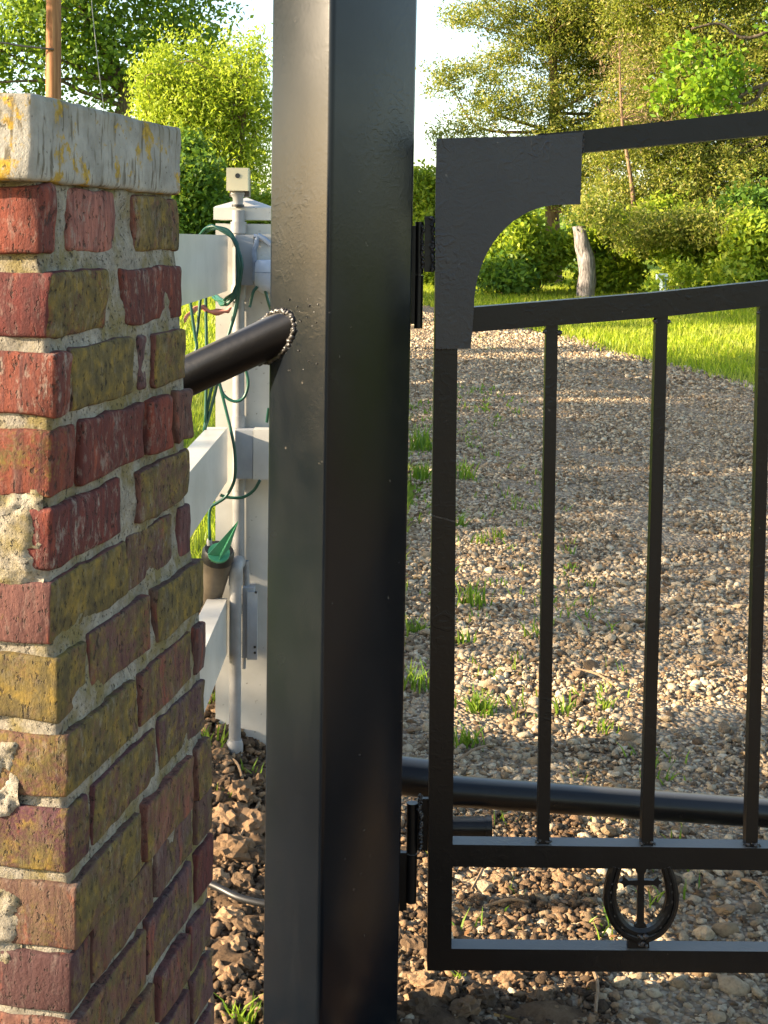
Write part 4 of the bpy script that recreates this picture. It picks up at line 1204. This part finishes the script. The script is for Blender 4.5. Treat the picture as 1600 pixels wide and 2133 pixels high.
# ------------------------------------------------------------------ white fence
YF = 3.06
fb = at(506, 1478, YF + .065)
fence = empty('vinyl_fence', (fb.x, fb.y, gz(fb.x, fb.y)), 'white vinyl rail fence ending in a capped post between pillar and gate post', 'fence')
FL = tuple(fence.location)
xl_, xr_ = at(449, 900, YF).x, at(564, 900, YF).x
ztop = at(500, 466, YF).z
from_bm('post', box_bm((xl_, YF, gz(fb.x, fb.y) - .15), (xr_, YF + .13, ztop)), M['vinyl'], fence, loc=FL, bevel=.005, segs=3)
c = Vector(((xl_ + xr_) / 2, YF + .065, 0)); hw = (xr_ - xl_) / 2 + .004
zk0, zk1, zk2 = at(500, 458, YF).z, at(500, 433, YF).z, at(500, 415, YF).z + .006
bm = bmesh.new()
lv = []
for z, k in ((zk0, hw), (zk1, hw), (zk1 + .003, hw - .004)):
    lv.append([bm.verts.new((c.x + sx_ * k, c.y + sy_ * (k + .004), z)) for sx_, sy_ in ((-1, -1), (1, -1), (1, 1), (-1, 1))])
tip = bm.verts.new((c.x, c.y, zk2))
bm.faces.new(lv[0][::-1])
for a, b in zip(lv, lv[1:]):
    for i in range(4): bm.faces.new((a[i], a[(i + 1) % 4], b[(i + 1) % 4], b[i]))
for i in range(4): bm.faces.new((lv[2][i], lv[2][(i + 1) % 4], tip))
from_bm('post_cap', bm, M['vinyl'], fence, loc=FL, bevel=.002)
YR = 3.0
xrail = at(474, 900, YR).x
for (yt, yb) in ((490, 606), (890, 1002), (1246, 1360)):
    zt2, zb2 = at(474, yt, YR).z, at(474, yb, YR).z
    from_bm('rail', box_bm((xrail - .045, 2.07, zb2), (xrail, YR, zt2)), M['vinyl'], fence, loc=FL, bevel=.004, segs=2)
for (yt, yb) in ((489, 594), (896, 997)):
    zt2, zb2 = at(500, yt, YR).z, at(500, yb, YR).z
    xa, xb, xe = at(490, 900, YR).x, at(527, 900, YR).x, at(640, 900, YR).x
    from_bm('shaded_rail', box_bm((xa, YR - .002, zb2), (xb, YR + .038, zt2)), M['junction'], fence, loc=FL, bevel=.003)  # shaded stretch of the rail, its shade put in as grey plastic
    from_bm('rail', box_bm((xb + .001, YR - .004, zb2 - .001), (xe, YR + .036, zt2 + .002)), M['vinyl'], fence, loc=FL, bevel=.003)
# conduit up the post
YCd = YF - .017
cb = at(498, 1200, YCd)
con = empty('conduit', cb, 'grey plastic electrical conduit running up the white fence post', 'conduit')
rc = 12.5 / F * YCd
tube('pipe', [at(497, 1190, YCd), at(497, 470, YCd)], rc, M['conduit'], con, 20)
for y0, y1, k in ((486, 462, 1.32), (470, 438, 1.05), (622, 594, 1.25), (890, 866, 1.15), (1020, 996, 1.2)):
    tube('coupling', [at(497, y0, YCd), at(497, y1, YCd)], rc * k, M['conduit'], con, 20)
YL = YCd - .05
tube('elbow', smooth_path([at(499, 1172, YCd), at(495, 1172, YCd - .022), at(492, 1182, YL), at(491, 1218, YL)], 6), rc * 1.18, M['conduit'], con, 20)
tube('lower_pipe', [at(491, 1216, YL), at(489, 1570, YL)], rc * 1.02, M['conduit'], con, 20)
tube('end_fitting', [at(489, 1540, YL), at(489, 1550, YL), at(488, 1562, YL), at(488, 1576, YL), at(487, 1588, YL)], [rc * 1.2, rc * 1.45, rc * 1.5, rc * 1.3, rc * .9], M['conduit'], con, 20)
# sensor
sb = at(495, 430, YCd)
sen = empty('gate_sensor', sb, 'small square beige photo sensor on a swivel above the fence post', 'sensor')
a, b = at(472, 397, YCd - .02), at(517, 350, YCd - .02)
from_bm('housing', box_bm((a.x, YCd - .024, a.z), (b.x, YCd + .012, b.z)), M['beige'], sen, loc=tuple(sb), bevel=.003)
from_bm('back_shell', box_bm((a.x + .003, YCd + .0125, a.z - .012), (b.x - .001, YCd + .05, b.z - .004)), M['brown_plastic'], sen, loc=tuple(sb), bevel=.003)
ey = at(495, 366, YCd - .0245)
tube('lens', [ey + Vector((0, -.0008, 0)), ey + Vector((0, .002, 0))], .0055, M['dark'], sen, 16)
tube('swivel', [at(496, 429, YCd), at(496, 412, YCd), at(495, 404, YCd), at(495, 396, YCd)], [.011, .012, .0165, .012], M['conduit'], sen, 16)
tube('collar', [at(496, 431, YCd), at(496, 426, YCd)], .0142, M['dark'], sen, 16)
# junction box on the lower post
jb = at(520, 1300, YF - .03)
jx = empty('junction_box', jb, 'pale grey weatherproof outlet box low on the white fence post', 'electrical box')
a, b = at(506, 1366, YF - .035), at(530, 1222, YF - .035)
from_bm('body', box_bm((a.x, YF - .05, a.z), (b.x, YF - .001, b.z)), M['junction'], jx, loc=tuple(jb), bevel=.004)
from_bm('cover', box_bm((b.x - .014, YF - .058, a.z - .002), (b.x + .009, YF - .0505, b.z - .006)), M['junction'], jx, loc=tuple(jb), bevel=.002)
for py in (1234, 1348, 1360):
    q = at(533 if py < 1300 else 531, py, YF - .0595)
    tube('screw', [q, q + Vector((0, .003, 0))], .003, M['dark'], jx, 8)
tube('inlet', [at(513, 1222, YF - .02), at(512, 1168, YF - .02)], .008, M['conduit'], jx, 12)
tube('drain_nipple', [at(508, 1368, YF - .03), at(507, 1392, YF - .03)], .006, M['conduit'], jx, 10)
# floodlight and latch at the top
fl = at(556, 565, YR - .02)
lamp = empty('floodlight', fl, 'round white outdoor light half hidden behind the black gate post', 'lamp')
q = at(560, 580, YR - .03)
tube('shade', [q + Vector((0, 0, z)) for z in (.041, .040, .034, .015, -.012, -.026, -.033, -.036)], [.016, .026, .030, .0315, .0305, .025, .015, .004], M['bulb'], lamp, 28)
tube('shade_seam', [q + Vector((0, 0, .0145)), q + Vector((0, 0, .0125))], .0318, M['latch'], lamp, 28)
for pth in ([(529, 492), (537, 492), (534, 510), (530, 520), (530, 580), (536, 587)], [(537, 490), (550, 497), (566, 510)]):
    tube('bracket', [at(x_, y_, YR - .012) for x_, y_ in pth], .0058, M['latch'], lamp, 10)

# cord
s = Soup()
def strand(pts, Y=2.955, r=.0035):
    p = [at(a[0], a[1], a[2] if len(a) > 2 else Y) for a in pts]
    s.tube(smooth_path(p, 6), r, 8)
for k in range(5):
    j = lambda v: v + random.uniform(-6, 6)
    strand([(j(420), j(487), 3.03), (j(440), j(476), 2.99), (j(465), j(480), 2.975), (j(487), j(500), 2.97), (j(498), j(540)), (j(500), j(575)), (j(492), j(605)), (j(478), j(625)), (j(462), j(630), 2.98), (j(448), j(618), 3.05)])
strand([(497, 600), (488, 650), (478, 690), (462, 740), (452, 800), (440, 850), (424, 905)])
strand([(500, 590), (493, 640), (482, 680), (455, 760), (436, 830), (425, 900)])
strand([(392, 595), (405, 690), (410, 720), (406, 745), (414, 800)], 2.9)
strand([(420, 595), (412, 680), (407, 710)], 2.92)
strand([(428, 590), (430, 700), (430, 780), (428, 880)], 2.95)
strand([(455, 790), (466, 822), (488, 836), (508, 828), (517, 800), (513, 772), (505, 740)])
strand([(455, 790), (470, 850), (482, 900), (489, 940), (490, 985), (485, 1010), (470, 1035), (452, 1048), (440, 1056), (436, 1075), (437, 1125)])
strand([(459, 1031), (475, 1036), (505, 1036), (528, 1022), (542, 1000)], 2.965)
strand([(520, 640), (527, 610), (536, 597)], 2.95)
strand([(552, 600), (558, 625), (566, 650)], 2.95)
strand([(560, 850), (556, 880)], 3.0)
tag(s.build('extension_cord', M['cord'], None, True, tuple(at(490, 560, 2.96))), 'green extension cord coiled over the end of the white top rail', 'cord')
s = Soup()
rp = smooth_path([at(383, 668, 2.9), at(398, 650, 2.92), at(420, 640, 2.94), at(440, 650, 2.95), at(470, 648, 2.955), at(482, 640, 2.955)], 6)
vs, fs = [], []
for i, p in enumerate(rp):
    w = .006 + .002 * math.sin(i); vs += [p + Vector((0, 0, w)), p + Vector((0, .003, -w)), p + Vector((0, -.0015, 0))]
for i in range(len(rp) - 1):
    for a, b in ((0, 1), (1, 2), (2, 0)): fs.append((i * 3 + a, i * 3 + b, (i + 1) * 3 + b, (i + 1) * 3 + a))
s.add(vs, fs)
tag(s.build('ribbon', M['ribbon'], None, True, tuple(rp[0])), 'faded pink ribbon tied under the white top rail', 'ribbon')
# stake light lying upside down on the bottom rail
YS = 2.97
sc = at(455, 1150, YS)
sl_ = empty('stake_light', sc, 'black garden spotlight lying upside down with its green stake pointing up', 'garden light')
axd = (at(462, 1120, YS - .02) - at(448, 1200, YS + .04)).normalized()
lowp = at(436, 1265, YS + .06)
def along(t): return sc.lerp(lowp, t)
tube('body', [along(-.02), along(.15), along(.25), along(1.0)], [.031, .034, .034, .022], M['brown_plastic'], sl_, 24)
tube('rim', [along(-.05), along(.0), along(.12)], [.032, .0365, .0365], M['dark'], sl_, 24)
nd = (along(-.1) - along(0)).normalized()
nd = (nd + Vector((0.1, -.9, .35))).normalized()
gc = at(456, 1152, YS - .035)
tube('disc', [gc - nd * .004, gc + nd * .003], .0245, M['green'], sl_, 24)
tipp = at(497, 1084, YS - .06)
for A_, B_ in (((434, 1154), (462, 1160)), ((452, 1174), (478, 1142)), ((458, 1158), (460, 1148))):
    a_, b_ = at(*A_, YS - .05), at(*B_, YS - .04)
    off = Vector((.0012, -.0012, .0012))
    bm = prism_bm([a_ + off, b_ + off, tipp + off * .3], [a_ - off, b_ - off, tipp - off * .3])
    from_bm('stake_fin', bm, M['green'], sl_, loc=tuple(sc))
tube('strain_relief', [at(437, 1122, YS), at(436, 1128, YS), at(437, 1136, YS)], [.005, .0065, .006], M['conduit'], sl_, 10)
# black hose on the soil
hp = [ground(400, 1860), ground(455, 1885), ground(495, 1905), ground(545, 1918), ground(600, 1925)]
for p in hp: p.z += .035
tag(tube('hose', smooth_path(hp, 6), .0070, M['dark'], None, 10), 'black irrigation hose crossing the soil between pillar and gate post', 'hose')
